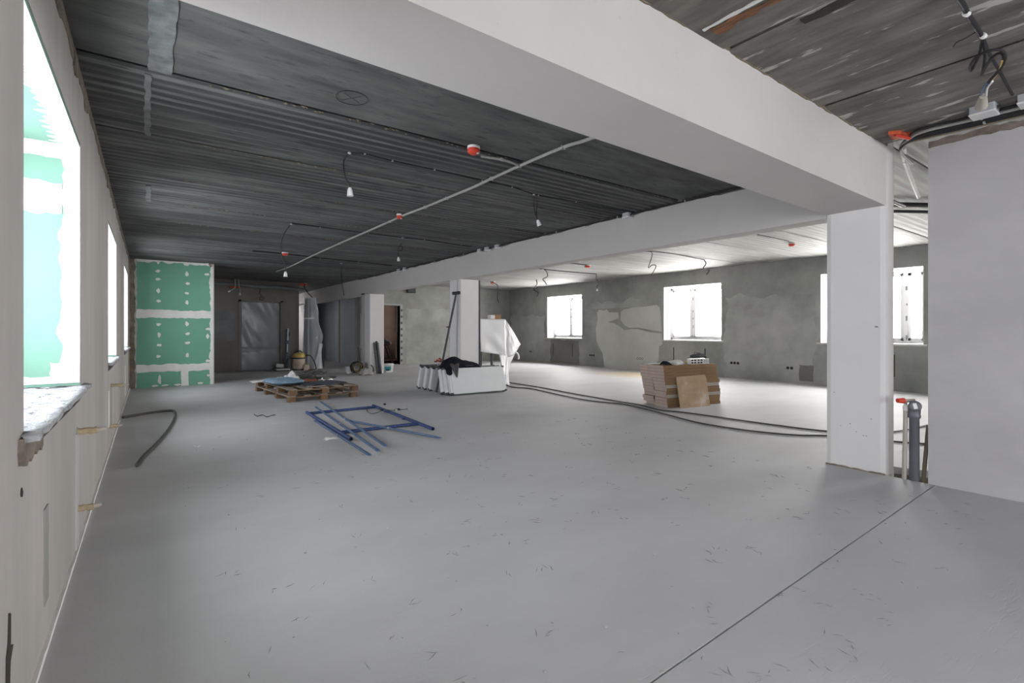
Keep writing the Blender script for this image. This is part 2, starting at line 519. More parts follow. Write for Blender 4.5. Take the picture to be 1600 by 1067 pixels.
def cells(axis, d0, d1, a0, a1, b0, b1, holes):
    """slab between d0 and d1 along AXIS with rectangular holes (a0, a1, b0, b1) cut right through"""
    A = sorted({a0, a1, *[q for h_ in holes for q in h_[:2]]})
    B = sorted({b0, b1, *[q for h_ in holes for q in h_[2:]]})

    def solid(i, j):
        if not (0 <= i < len(A) - 1 and 0 <= j < len(B) - 1):
            return False
        x, y = (A[i] + A[i + 1]) / 2, (B[j] + B[j + 1]) / 2
        return not any(h_[0] < x < h_[1] and h_[2] < y < h_[3] for h_ in holes)

    def pt(d, a, b):
        return {'x': (d, a, b), 'y': (a, d, b), 'z': (a, b, d)}[axis]
    mb = MB()
    for i in range(len(A) - 1):
        for j in range(len(B) - 1):
            if not solid(i, j):
                continue
            p, q, r, t = A[i], A[i + 1], B[j], B[j + 1]
            for d in (d0, d1):
                mb.add([pt(d, p, r), pt(d, q, r), pt(d, q, t), pt(d, p, t)], [(0, 1, 2, 3)])
            for di, dj, e in ((-1, 0, ((p, r), (p, t))), (1, 0, ((q, r), (q, t))), (0, -1, ((p, r), (q, r))), (0, 1, ((p, t), (q, t)))):
                if not solid(i + di, j + dj):
                    (u0, v0), (u1, v1) = e
                    mb.add([pt(d0, u0, v0), pt(d0, u1, v1), pt(d1, u1, v1), pt(d1, u0, v0)], [(0, 1, 2, 3)])
    return mb


def weld(o):
    bm = bmesh.new()
    bm.from_mesh(o.data)
    bmesh.ops.remove_doubles(bm, verts=bm.verts[:], dist=1e-5)
    bmesh.ops.recalc_face_normals(bm, faces=bm.faces[:])
    bm.to_mesh(o.data)
    bm.free()
    return o


def ragged(x0, x1, y0, y1, step=0.03, amp=0.012, sides='lrtb', seed=0):
    """rectangle outline with trowel-ragged edges"""
    rg = random.Random(seed)
    out = []

    def edge(p, q, on, nx, ny):
        L = math.hypot(q[0] - p[0], q[1] - p[1])
        n = max(1, int(L / step))
        off = 0
        for i in range(n):
            t = i / n
            off = off * 0.5 + rg.uniform(-amp, amp)
            k = off if on and i > 0 else 0
            out.append((p[0] + (q[0] - p[0]) * t + nx * k, p[1] + (q[1] - p[1]) * t + ny * k))
    edge((x0, y0), (x1, y0), 'b' in sides, 0, 1)
    edge((x1, y0), (x1, y1), 'r' in sides, 1, 0)
    edge((x1, y1), (x0, y1), 't' in sides, 0, 1)
    edge((x0, y1), (x0, y0), 'l' in sides, 1, 0)
    return out


def blob(cx, cy, rx, ry, n=14, jit=0.25, seed=0):
    rg = random.Random(seed)
    return [(cx + rx * math.cos(2 * PI * k / n) * (1 + rg.uniform(-jit, jit)), cy + ry * math.sin(2 * PI * k / n) * (1 + rg.uniform(-jit, jit))) for k in range(n)]


def frame_x(x):   # local (x, y, z) -> world (x +/- z, x along +y, y up): plates lying on a wall of constant x, proud towards -x
    return Matrix(((0, 0, -1, x), (1, 0, 0, 0), (0, 1, 0, 0), (0, 0, 0, 1)))


def frame_xp(x):  # proud towards +x
    return Matrix(((0, 0, 1, x), (1, 0, 0, 0), (0, 1, 0, 0), (0, 0, 0, 1)))


def frame_y(y):   # plates on a wall of constant y, proud towards -y
    return Matrix(((1, 0, 0, 0), (0, 0, -1, y), (0, 1, 0, 0), (0, 0, 0, 1)))


def frame_c(z):   # plates on the ceiling, proud downwards
    return Matrix(((1, 0, 0, 0), (0, 1, 0, 0), (0, 0, -1, z), (0, 0, 0, 1)))


# ================================================================ STRUCTURE
XL, XC, XW = -0.317, 4.93, 11.9
YE, YB = 16.5, -6.0

# ---- floor: rough base with two screed fields and a joint between them
floor = struct(MB().box((-0.9, YB, -0.30), (12.5, 22.6, -0.06)).build('floor', 'subfloor'))
FJ = 0.004
bmf = MB()
bmf.add([(XL, 1.047 + FJ, 0), (4.93, 1.2 + FJ, 0), (4.93, 1.241 + FJ, 0), (4.93, 1.5, 0), (5.13, 1.52, 0), (5.3, 1.6, 0), (5.42, 1.241, 0), (12.0, 1.241, 0), (12.0, 22.5, 0), (XL, 22.5, 0)],
        [list(range(10))])
n0 = len(bmf.v)
bmf.add([(p.x, p.y, -0.06) for p in bmf.v[:10]], [list(range(10))[::-1]])
for i in range(10):
    bmf.f.append([i, (i + 1) % 10, n0 + (i + 1) % 10, n0 + i])
    bmf.s.append(False)
bmf.build('screed_field', 'floor', floor)
bmf = MB()
q = [(XL, YB, 0), (4.93, YB, 0), (4.93, 1.2 - FJ, 0), (XL, 1.047 - FJ, 0)]
bmf.add(q + [(x, y, -0.06) for x, y, z in q], [(0, 1, 2, 3), (7, 6, 5, 4), (0, 4, 5, 1), (1, 5, 6, 2), (2, 6, 7, 3), (3, 7, 4, 0)])
bmf.build('screed_field', 'floor', floor)
bmf = MB().box((5.05, YB, -0.06), (12.0, 1.235, 0)).build('screed_field', 'floor', floor)
# trowel gouges left in the screed: short ridges in chevrons and combs
rg = random.Random(31)
tm = MB()
for _ in range(230):
    x, y = rg.uniform(0.25, 4.7), 0.75 + 4.3 * rg.random() ** 1.6
    th = rg.uniform(0, PI)
    for k in range(rg.choice((1, 2, 2, 3, 4))):
        a = th + rg.uniform(-0.5, 0.5) + (0.7 if k % 2 else 0)
        L, wd = rg.uniform(0.015, 0.075), rg.uniform(0.0012, 0.003)
        cx, cy = x + rg.uniform(-0.035, 0.035), y + rg.uniform(-0.035, 0.035)
        d, n_ = Vector((math.cos(a), math.sin(a), 0)), Vector((-math.sin(a), math.cos(a), 0))
        c = Vector((cx, cy, 0.0003))
        bow = n_ * rg.uniform(-0.006, 0.006)
        tip = rg.uniform(0.0012, 0.003)
        tm.add([c - d * L / 2, c + bow - n_ * wd, c + d * L / 2, c + bow + n_ * wd, c + bow + Vector((0, 0, tip))], [(0, 1, 4), (1, 2, 4), (2, 3, 4), (3, 0, 4)])
tm = tm.build('trowel_gouges', 'gouge', floor)
tm['kind'] = 'stuff'
# pebbles and crumbs of mortar lying on the screed
rg = random.Random(3)
mbp = MB()
for _ in range(130):
    x, y = rg.uniform(0.1, 4.6), rg.uniform(0.9, 7.5)
    r = rg.uniform(0.003, 0.009)
    mbp.lathe([(r * 0.5, 0), (r, r * 0.35), (r * 0.6, r * 0.8)], 5, Matrix.Translation((x, y, 0)))
cr = mbp.build('mortar_crumbs', 'cement_pale')
tag(cr, 'tiny mortar crumbs scattered over the bare grey screed floor', 'crumbs', kind='stuff')

# ---- ceiling: precast slabs with formwork ripples; each slab is a part
ceiling = struct(MB().box((-0.9, YB, 2.97), (12.5, 22.6, 3.1)).build('ceiling', 'joint'))


def slab(along, a0, a1, b0, b1, z, m, amp, lam, seed):
    """slab spanning a0..a1 lengthwise and b0..b1 across, underside at z"""
    rg = random.Random(seed)
    n = 44
    ph = rg.uniform(0, 6)
    prof = []
    for i in range(n + 1):
        t = i / n
        b = b0 + 0.012 + (b1 - b0 - 0.024) * t
        e = min(1, min(t, 1 - t) * 8)
        w_ = math.sin(2 * PI * b / lam + ph + 0.6 * math.sin(b * 9)) * amp * (0.55 + 0.45 * math.sin(b * 5 + ph))
        prof.append((b, z + e * w_ + (0.012 * (1 - min(1, min(t, 1 - t) * 40)))))
    mb = MB()
    cuts = [a0 + (a1 - a0) * k / 3 for k in range(4)]
    for a in cuts:
        for b, zz in prof:
            mb.v.append(Vector((a, b, zz)) if along == 'x' else Vector((b, a, zz)))
    W = n + 1
    for k in range(3):
        for i in range(n):
            mb.f.append([k * W + i, k * W + i + 1, (k + 1) * W + i + 1, (k + 1) * W + i])
            mb.s.append(True)
    # sides and top
    if along == 'x':
        mb.box((a0, b0 + 0.012, z + 0.02), (a1, b1 - 0.012, z + 0.14))
    else:
        mb.box((b0 + 0.012, a0, z + 0.02), (b1 - 0.012, a1, z + 0.14))
    return mb.build('ceiling_slab', m, ceiling)


ZL, ZN, ZR = 2.68, 2.73, 2.82
ys = [1.95, 2.3, 3.5, 4.7, 5.9, 7.1, 8.3, 9.5, 10.7, 11.9, 13.1, 14.3, 15.5, 16.7]
for i in range(len(ys) - 1):
    slab('x', XL - 0.1, XC + 0.05, ys[i], ys[i + 1], ZL, 'slab_x' if ys[i] > 3.4 else 'slab_mottled', 0.009 if 3.4 < ys[i] < 7 else (0.006 if ys[i] > 3.4 else 0.002), 0.105, i)
for i in range(4):
    slab('x', 3.7, 6.4, 16.7 + i * 1.2, 17.9 + i * 1.2, ZL, 'slab_x', 0.004, 0.105, 60 + i)
xs = [-0.97, 0.2, 1.385, 2.57, 3.755, 4.94]
for i in range(5):
    slab('y', YB, 1.6, xs[i], xs[i + 1], ZN, 'slab_y', 0.003, 0.13, 20 + i)
yr = [-6.05 + 1.2 * k for k in range(6)] + [1.15, 1.6, 2.8, 4.02, 5.3, 6.5, 7.7, 8.9, 10.1, 11.3, 12.5, 13.7, 14.9, 16.7]
for i in range(len(yr) - 1):
    slab('x', XC + 0.1, XW + 0.1, yr[i], yr[i + 1], ZR if yr[i + 1] > 1.5 else ZN, 'slab_r', 0.006, 0.105, 40 + i)
# pale mortar strips and rust along the joints (real skims, 3 mm proud)
for k, (x0, x1, y0, y1) in enumerate([(0.0, 0.105, 1.98, 3.49), (-0.02, 0.012, 3.56, 4.68), (-0.02, 0.02, 6.3, 7.05)]):
    MB().plate(ragged(x0, x1, y0, y1, 0.05, 0.006, 'lr', k), 0.006, frame_c(ZL - 0.002)).build('mortar_strip', 'mortar', ceiling)
MB().plate(ragged(2.30, 2.37, 0.2, 1.46, 0.04, 0.016, 'lr', 5), 0.004, frame_c(ZN - 0.002)).build('rust_streak', 'rust', ceiling)
MB().plate(ragged(2.272, 2.292, 0.8, 1.48, 0.04, 0.005, 'lr', 8), 0.006, frame_c(ZN - 0.002)).build('mortar_strip', 'paper', ceiling)
MB().plate(ragged(2.585, 2.64, 0.2, 1.15, 0.04, 0.01, 'lr', 6), 0.004, frame_c(ZN - 0.002)).build('rust_streak', 'joint', ceiling)
# crumbs of tan mortar squeezed out of the slab joints
rg = random.Random(14)
jc = MB()
for yj in ys[2:7]:
    for _ in range(70):
        x, y, r = rg.uniform(0.3, 4.8), yj + rg.uniform(-0.02, 0.02), rg.uniform(0.003, 0.012)
        jc.add([(x - r * 2, y, ZL + 0.004), (x, y - r * 0.6, ZL + 0.004), (x + r * 2, y, ZL + 0.004), (x, y + r * 0.6, ZL + 0.004), (x, y, ZL - 0.006)], [(0, 1, 4), (1, 2, 4), (2, 3, 4), (3, 0, 4)])
jc = jc.build('joint_mortar_crumbs', 'pipe_brown', ceiling)
jc['kind'] = 'stuff'
# marker-drawn lamp symbol: circle with a cross
sy = MB()
c0 = Vector((1.045, 3.162, ZL - 0.006))
sy.tube([c0 + Vector((0.098 * math.cos(a), 0.098 * math.sin(a), 0)) for a in [2 * PI * k / 32 for k in range(33)]], 0.002, 4)
for a in (0.6, 0.6 + PI / 2):
    d = Vector((math.cos(a), math.sin(a), 0)) * 0.075
    sy.tube([c0 - d, c0 + d], 0.0015, 4)
sy.build('marker_symbol', 'black', ceiling)

# ---- left wall with window openings
LW = [(-5.9, -4.25), (-1.85, -0.22), (2.171, 3.8), (6.237, 7.8), (10.19, 11.85)]
wl = struct(weld(cells('x', XL, XL - 0.45, YB, 22.6, -0.1, 2.98, [(a, b, 0.80, 2.275) for a, b in LW]).build('wall_left', 'plaster_grey')))
# rough unplastered end of the wall next to the green partition
MB().plate(ragged(12.35, 12.94, 0.0, 2.66, 0.06, 0.02, 'l', 3), 0.006, frame_xp(XL)).build('rough_patch', 'brick_rough', wl)
# ragged edge of plaster under the slabs, pockets at the joints
MB().plate(ragged(1.97, 12.9, 2.60, 2.69, 0.07, 0.02, 'b', 4), 0.004, frame_xp(XL)).build('rough_edge', 'brick_rough', wl)
for k, y in enumerate([3.5, 4.05, 6.1, 7.1, 7.8, 9.2]):
    MB().plate(ragged(y - 0.08, y + 0.08, 2.57, 2.67, 0.04, 0.02, 'lrb', 30 + k), 0.008, frame_xp(XL)).build('joint_pocket', 'brick_rough', wl)
# filled chases where the radiator feeds were run
for k, (y0, y1, z0, z1, m) in enumerate([(2.53, 2.62, 0.17, 0.53, 'cement'), (3.54, 3.66, -0.0, 0.64, 'plaster_pale'), (6.25, 6.34, 0.25, 0.60, 'putty'), (6.62, 6.72, 0.2, 0.60, 'cement'), (10.5, 10.7, 0.1, 0.6, 'putty')]):
    MB().plate(ragged(y0, y1, z0, z1, 0.03, 0.006, 'lr', 50 + k), 0.004, frame_xp(XL)).build('filled_chase', m, wl)
MB().plate([(1.92, 0.18), (1.955, 0.2), (1.965, 0.27), (2.0, 0.30), (1.968, 0.31), (1.97, 0.40), (1.955, 0.41), (1.945, 0.33), (1.925, 0.30)], 0.004, frame_xp(XL)).build('wall_hole', 'joint', wl)
MB().plate(ragged(2.09, 2.44, 0.79, 0.87, 0.03, 0.016, 'lrb', 9), 0.012, frame_xp(XL)).build('broken_plaster', 'brick_rough', wl)
for k, (y, z) in enumerate([(3.62, 0.48), (2.42, 0.80), (2.13, 0.70)]):
    MB().plate(blob(y, z, 0.012, 0.014, 8, 0.3, k), 0.003, frame_xp(XL)).build('wall_hole', 'joint', wl)
# plaster bead along the floor
MB().plate(ragged(1.2, 12.9, -0.01, 0.022, 0.06, 0.006, 't', 12), 0.012, frame_xp(XL)).build('plaster_bead', 'putty', wl)


def glazed(par, x0, x1, a0, a1, z0, z1, mull, tape=None):
    """frame, sashes and panes of one window in a wall of constant x"""
    fr = MB()
    t = 0.06
    for (p, q, r, s_) in ((a0, a0 + t, z0, z1), (a1 - t, a1, z0, z1), (a0, a1, z0, z0 + t), (a0, a1, z1 - t, z1)):
        fr.box((x0, p, r), (x1, q, s_))
    fr.build('window_frame', 'pvc', par)
    edges = [a0 + t] + mull + [a1 - t]
    for m in mull:
        MB().box((x0, m - 0.035, z0 + t), (x1, m + 0.035, z1 - t)).build('mullion', 'pvc', par)
    xm = (x0 + x1) / 2
    for p, q in zip(edges, edges[1:]):
        p2, q2 = p + 0.037 * (p != edges[0]), q - 0.037 * (q != edges[-1])
        sm = MB()
        for (e, f, r, s_) in ((p2, p2 + 0.05, z0 + t, z1 - t), (q2 - 0.05, q2, z0 + t, z1 - t), (p2, q2, z0 + t, z0 + t + 0.05), (p2, q2, z1 - t - 0.05, z1 - t)):
            sm.box((xm - 0.025, e, r), (xm + 0.035, f, s_))
        so = sm.build('sash', 'pvc', par)
        MB().box((xm - 0.004, p2 + 0.05, z0 + t + 0.05), (xm + 0.004, q2 - 0.05, z1 - t - 0.05)).build('pane', 'glass', so)
    if tape:
        xi = x0 if tape > 0 else x1
        rg = random.Random(int(a0 * 10))
        for y in [a0 + 0.01] + [m - 0.03 for m in mull]:
            z = z0 + 0.08
            while z < z1 - 0.15:
                L = rg.uniform(0.04, 0.10)
                MB().box((min(xi, xi - 0.004 * tape), y, z), (max(xi, xi - 0.004 * tape), y + rg.uniform(0.02, 0.035), z + L)).build('tape_scrap', 'pvc_tape', par)
                z += L + rg.uniform(0.1, 0.3)


for k, (a, b) in enumerate(LW):
    win = struct(MB().box((XL - 0.40, a - 0.03, 0.80), (XL - 0.46, b + 0.03, 0.845)).build('window_%d' % (k + 1), 'pvc'))
    glazed(win, XL - 0.44, XL - 0.37, a + 0.015, b - 0.015, 0.86, 2.26, [(a + b) / 2])
    portal('sky_portal', (XL - 0.48, (a + b) / 2, 1.56), (0, -PI / 2, 0), 1.42, b - a)
    if b < 0:
        continue
    # green board linings of the jambs and of the lintel
    MB().box((XL - 0.37, b - 0.012, 0.885), (XL - 0.004, b + 0.004, 2.265)).build('reveal_board', 'green_glare', win)
    MB().box((XL - 0.37, a - 0.004, 0.885), (XL - 0.004, a + 0.012, 2.265)).build('reveal_board', 'green_glare', win)
    MB().box((XL - 0.37, a + 0.012, 2.255), (XL - 0.004, b - 0.012, 2.274)).build('reveal_board', 'green_glare', win)
    fj = Matrix(((1, 0, 0, 0), (0, 0, -1, b - 0.012), (0, 1, 0, 0), (0, 0, 0, 1)))
    X0 = XL - 0.37
    if k == 2:
        MB().plate(ragged(XL - 0.085, XL - 0.002, 0.9, 2.255, 0.035, 0.014, 'l', 1), 0.003, fj).build('putty_edge', 'putty', win)
        MB().plate(ragged(X0, XL - 0.08, 2.17, 2.255, 0.03, 0.008, 'b', 2), 0.003, fj).build('putty_band', 'putty', win)
        MB().plate(ragged(X0, XL - 0.08, 1.86, 2.03, 0.03, 0.012, 'tb', 3), 0.003, fj).build('putty_band', 'putty', win)
        MB().plate(ragged(X0, XL - 0.08, 0.9, 0.945, 0.03, 0.006, 't', 4), 0.003, fj).build('putty_band', 'putty', win)
        MB().plate(ragged(XL - 0.13, XL - 0.002, 0.9, 1.02, 0.02, 0.006, 'tl', 5), 0.006, fj).build('putty_patch', 'plaster_pale', win)
        MB().plate(blob(XL - 0.022, 2.19, 0.012, 0.05, 14, 0.5, 4), 0.005, fj).build('putty_patch', 'cement_pale', win)
        # lintel: putty fans out from the room edge
        out = []
        rg = random.Random(5)
        y = a + 0.02
        while y < b - 0.02:
            out.append((XL - 0.06 - rg.uniform(0, 0.03), y))
            out.append((XL - 0.10 - rg.uniform(0, 0.03), y + 0.03))
            y += 0.08
        out = [(XL - 0.003, b - 0.015), (XL - 0.003, a + 0.015)] + out
        MB().plate(out, 0.003, frame_c(2.255)).build('putty_edge', 'putty', win)
        for y0, y1 in ((2.2, 2.62), (2.83, 2.9)):
            MB().plate(ragged(X0, XL - 0.07, y0, y1, 0.03, 0.02, 'tb', 7), 0.0028, frame_c(2.255)).build('putty_band', 'putty', win)
    else:
        MB().plate(ragged(XL - 0.13, XL - 0.002, 0.9, 2.255, 0.05, 0.03, 'l', 11 + k), 0.003, fj).build('putty_edge', 'putty', win)
        MB().plate(ragged(X0, XL - 0.1, 1.95, 2.255, 0.05, 0.02, 'b', 13 + k), 0.003, fj).build('putty_band', 'putty', win)
        MB().plate(ragged(X0, XL - 0.003, a + 0.015, b - 0.015, 0.05, 0.02, '', 15 + k), 0.003, frame_c(2.255)).build('putty_band', 'putty', win)
    # rough cast sill standing a little proud of the wall
    n1, n2 = 14, 60
    rs = random.Random(k)
    jit = {}

    def sill(u, v, a=a, b=b):
        x = XL - 0.40 + u * 0.44
        y = a - 0.07 + v * (b + 0.20 - a)
        z = 0.880 + 0.012 * noise.noise(Vector((x * 22, y * 14, k))) + 0.006 * noise.noise(Vector((x * 60, y * 50, k)))
        if u > 0.99:
            x += 0.012 * noise.noise(Vector((y * 9, 1.5, k)))
        return (x, y if 0.01 < v < 0.99 else y, z)
    inside = MB()

    def sill2(u, v):
        x, y, z = sill(u, v)
        if x < XL + 0.001:
            y = min(max(y, a + 0.012), b - 0.012)
        return (x, y, z)
    inside.grid(sill2, n1, n2, t=0.02)
    inside.build('sill', 'sill_rough', win)

# ---- right partition beside the camera
wr = struct(MB().box((XC, -2.6, -0.06), (XC + 0.12, 1.241, 2.655)).build('wall_right', 'plaster_pale'))
MB().plate(ragged(-2.6, 1.235, 2.62, 2.67, 0.05, 0.012, 'tb', 2), 0.03, frame_x(XC + 0.02)).build('broken_top_edge', 'brick_rough', wr)

# ---- beams and columns
bn = MB()


def zb(x):
    return 2.285 - (x - 0.1) * 0.0104


bn.add([(XL - 0.1, 1.52, zb(XL)), (5.08, 1.52, zb(5.08)), (5.08, 1.97, zb(5.08)), (XL - 0.1, 1.97, zb(XL)),
        (XL - 0.1, 1.52, 2.95), (5.08, 1.52, 2.95), (5.08, 1.97, 2.95), (XL - 0.1, 1.97, 2.95)],
       [(0, 3, 2, 1), (4, 5, 6, 7), (0, 1, 5, 4), (1, 2, 6, 5), (2, 3, 7, 6), (3, 0, 4, 7)])
beam1 = struct(bn.build('trim_1', 'plaster_white'))
MB().plate([(x, y) for x, y in ragged(0.0, 4.95, 2.728, 2.76, 0.06, 0.008, 'b', 6)], 0.012, frame_y(1.523)).build('ragged_plaster_edge', 'pipe_brown', beam1)
beam2 = struct(MB().bev((XC, 1.97, 2.205), (XC + 0.21, YE + 5.2, 2.95), 0.006).build('trim_2', 'plaster_white'))
MB().plate(ragged(2.0, 14.4, 2.655, 2.70, 0.09, 0.014, 'b', 16), 0.006, frame_x(XC)).build('ragged_plaster_edge', 'cement_dark', beam2)


def column(k, x1, y0, y1, z1, b=0.012):
    c = struct(MB().bev((XC, y0, -0.12), (x1, y1, z1), b).build('trim_%d' % k, 'plaster_column'))
    return c


col1 = column(3, 5.135, 1.512, 1.975, 2.85, 0.045)
col2 = column(4, 5.345, 8.47, 8.91, 2.205)
col3 = column(5, 5.335, 13.42, 13.83, 2.205)
rg = random.Random(4)
for i in range(7):
    MB().plate(blob(rg.uniform(1.6, 1.93), rg.uniform(0.25, 0.75), 0.006, 0.004, 7, 0.3, i), 0.002, frame_x(XC)).build('plaster_pit', 'cement', col1)
MB().plate(blob(1.585, 1.23, 0.012, 0.007, 9, 0.4, 3), 0.002, frame_x(XC)).build('plaster_pit', 'cement_dark', col1)
MB().plate(ragged(1.52, 1.97, -0.02, 0.012, 0.03, 0.006, 't', 3), 0.006, frame_x(XC)).build('chipped_foot', 'brick_rough', col1)

# ---- window wall on the far right
RW = [(-1.2, 0.6), (3.064, 4.862), (7.205, 8.979), (12.315, 14.134)]
ww = struct(weld(cells('x', XW, XW + 0.5, YB, YE + 0.3, -0.1, 2.98, [(a, b, 0.93, 2.43) for a, b in RW]).build('wall_window_side', 'cement')))
for k, (a, b) in enumerate(RW):
    win = struct(MB().bev((XW - 0.045, a - 0.07, 0.895), (XW + 0.40, b + 0.07, 0.93), 0.006).build('window_%d' % (k + 6), 'skim'))
    for (p, q) in ((a, a + 0.008), (b - 0.008, b)):
        MB().box((XW + 0.002, p, 0.93), (XW + 0.36, q, 2.43)).build('reveal_board', 'putty', win)
    MB().box((XW + 0.002, a, 2.42), (XW + 0.36, b, 2.43)).build('reveal_board', 'putty', win)
    glazed(win, XW + 0.32, XW + 0.39, a + 0.01, b - 0.01, 0.935, 2.40, [{0: -0.3, 1: 3.43, 2: 8.26, 3: 13.2}[k]], 1)
    portal('sky_portal', (XW + 0.52, (a + b) / 2, 1.68), (0, PI / 2, 0), 1.48, b - a)
    # rendered niche under the window with pipe chases
    for y in (a + 0.45, b - 0.35):
        MB().box((XW - 0.008, y, 0.28), (XW + 0.01, y + 0.025, 0.72)).build('pipe_chase', 'joint', ww)
# skim coat patches
patch = [(11.900, 11.597, 1.788), (11.900, 11.511, 1.869), (11.900, 11.256, 1.840), (11.900, 11.172, 1.878), (11.900, 11.062, 1.772), (11.900, 10.686, 1.762), (11.900, 10.660, 1.581), (11.900, 10.926, 1.505), (11.900, 11.145, 1.467), (11.900, 10.845, 1.422), (11.900, 10.633, 1.320), (11.900, 10.426, 1.200), (11.900, 10.173, 1.239), (11.900, 9.926, 1.239), (11.900, 9.452, 1.144), (11.900, 9.045, 1.108), (11.900, 9.023, 0.797), (11.900, 9.134, 0.739), (11.900, 9.156, 0.332), (11.900, 9.829, -0.218), (11.900, 11.256, -0.142), (11.900, 11.284, 0.063), (11.900, 11.340, 0.454), (11.900, 11.511, 0.656), (11.900, 11.626, 0.864), (11.900, 11.655, 1.242), (11.900, 11.568, 1.536)]
MB().plate([(p[1], p[2]) for p in patch], 0.004, frame_x(XW)).build('skim_patch', 'skim', ww)
patch = [(11.900, 10.581, 1.778), (11.900, 10.426, 1.853), (11.900, 10.073, 1.899), (11.900, 9.639, 1.902), (11.900, 9.224, 1.942), (11.900, 9.112, 1.845), (11.900, 9.067, 1.494), (11.900, 9.045, 1.163), (11.900, 9.360, 1.200), (11.900, 9.878, 1.277), (11.900, 10.223, 1.278), (11.900, 10.426, 1.358), (11.900, 10.581, 1.519)]
MB().plate([(p[1], p[2]) for p in patch], 0.0035, frame_x(XW)).build('skim_patch', 'skim', ww)
# paler first-coat fields with ragged tops
for k, (y0, y1, z0, z1, m) in enumerate([(14.25, 16.45, 0.02, 1.78, 'cement_mid'), (4.95, 7.1, 0.0, 2.05, 'cement_mid'), (9.0, 12.2, 1.9, 2.12, 'cement_mid')]):
    MB().plate(ragged(y0, y1, z0, z1, 0.12, 0.07, 'lrt', 60 + k), 0.002, frame_x(XW)).build('render_coat', m, ww)
MB().plate(ragged(5.0, 5.3, 0.06, 0.42, 0.05, 0.01, 'lrt', 66), 0.004, frame_x(XW)).build('render_coat', 'cement_dark', ww)
MB().plate(ragged(12.45, 13.95, 0.02, 0.86, 0.09, 0.03, 'lrt', 67), 0.003, frame_x(XW)).build('render_coat', 'cement_dark', ww)
# groups of round socket boxes
for (y, z, n) in ((15.13, 0.386, 2), (11.83, 0.372, 3), (9.83, 0.357, 3), (6.84, 0.38, 3), (5.51, 0.335, 2)):
    for i in range(n):
        MB().lathe([(0.034, 0), (0.034, 0.004), (0.026, 0.004), (0.026, -0.004)], 12,
                   Matrix.Translation((XW - 0.004, y + (i - (n - 1) / 2) * -0.085, z)) @ Matrix.Rotation(-PI / 2, 4, 'Y')).build('socket_box', 'black', ww)

# ---- end wall: left part with the film-covered doorway, right part with the dark doorway
we = struct(weld(cells('y', YE, YE + 0.35, -0.8, 3.792, -0.1, 2.98, [(2.17, 3.29, -0.1, 2.08)]).build('wall_end_left', 'cement_dark')))
MB().plate(ragged(1.3, 2.05, 0.95, 1.75, 0.07, 0.04, 'lrtb', 71), 0.003, frame_y(YE)).build('render_patch', 'duct', we)
we2 = struct(weld(cells('y', YE, YE + 0.25, 5.7, 12.4, -0.1, 2.98, [(6.2, 7.15, -0.1, 2.07)]).build('wall_end_right', 'cement')))
MB().plate(ragged(7.4, 9.3, 0.0, 2.0, 0.15, 0.06, 'lrt', 73), 0.003, frame_y(YE)).build('render_coat', 'cement_mid', we2)
d2 = struct(MB().box((7.15, YE - 0.012, 0), (7.24, YE + 0.26, 2.12)).build('door_2', 'grey_plastic'))
MB().box((6.1, YE - 0.012, 2.07), (7.15, YE + 0.26, 2.12)).build('door_frame_head', 'grey_plastic', d2)
for i in range(9):
    MB().box((7.175, YE - 0.018, 0.1 + i * 0.22), (7.225, YE - 0.012, 0.18 + i * 0.22)).build('frame_slot', 'dark_grey', d2)
# small brown room behind the dark doorway
cells('z', -0.05, 0.0, 5.7, 8.5, 16.75, 19.2, []).build('floor', 'brown_dark', floor)
struct(MB().box((5.7, 18.6, 0), (8.5, 18.75, 2.8)).build('wall_back_room', 'brown_dark'))
struct(weld(cells('x', 7.9, 8.0, 16.75, 18.6, 0, 2.8, [(17.0, 18.3, 1.0, 2.2)]).build('wall_back_room_side', 'brown_dark')))
wd = MB()
for (p, q, r, s_) in ((17.0, 17.05, 1.0, 2.2), (18.25, 18.3, 1.0, 2.2), (17.0, 18.3, 1.0, 1.05), (17.0, 18.3, 2.15, 2.2)):
    wd.box((7.93, p, r), (7.98, q, s_))
wd = struct(wd.build('window_13', 'pvc'))  # unseen window, added to brighten the brown room
MB().box((7.95, 17.05, 1.05), (7.956, 18.25, 2.15)).build('pane', 'glass', wd)
# filmed doorway: frame edges, back board and dusty film
d1 = struct(MB().box((2.13, YE - 0.01, 0), (2.20, YE + 0.2, 2.10)).build('door_1', 'cement_dark'))
MB().box((3.26, YE - 0.01, 0), (3.33, YE + 0.2, 2.10)).build('door_frame_side', 'cement_dark', d1)
MB().box((2.13, YE - 0.01, 2.05), (3.33, YE + 0.2, 2.12)).build('door_frame_head', 'cement_dark', d1)
MB().box((2.2, YE + 0.16, 0), (3.26, YE + 0.2, 2.05)).build('door_leaf', 'dark_grey', d1)


def dfilm(u, v):
    x = 2.2 + 1.06 * u
    z = 2.06 * v
    y = YE + 0.07 + 0.03 * math.sin(u * PI) * math.sin(v * PI) * -1 + 0.018 * noise.noise(Vector((x * 5 + z * 2.2, z * 1.6, 3))) + 0.02 * math.exp(-((v - 0.3) / 0.02) ** 2)
    return (x, y, z)


MB().grid(dfilm, 40, 60, 0.002).build('door_film', 'film_grey', d1)

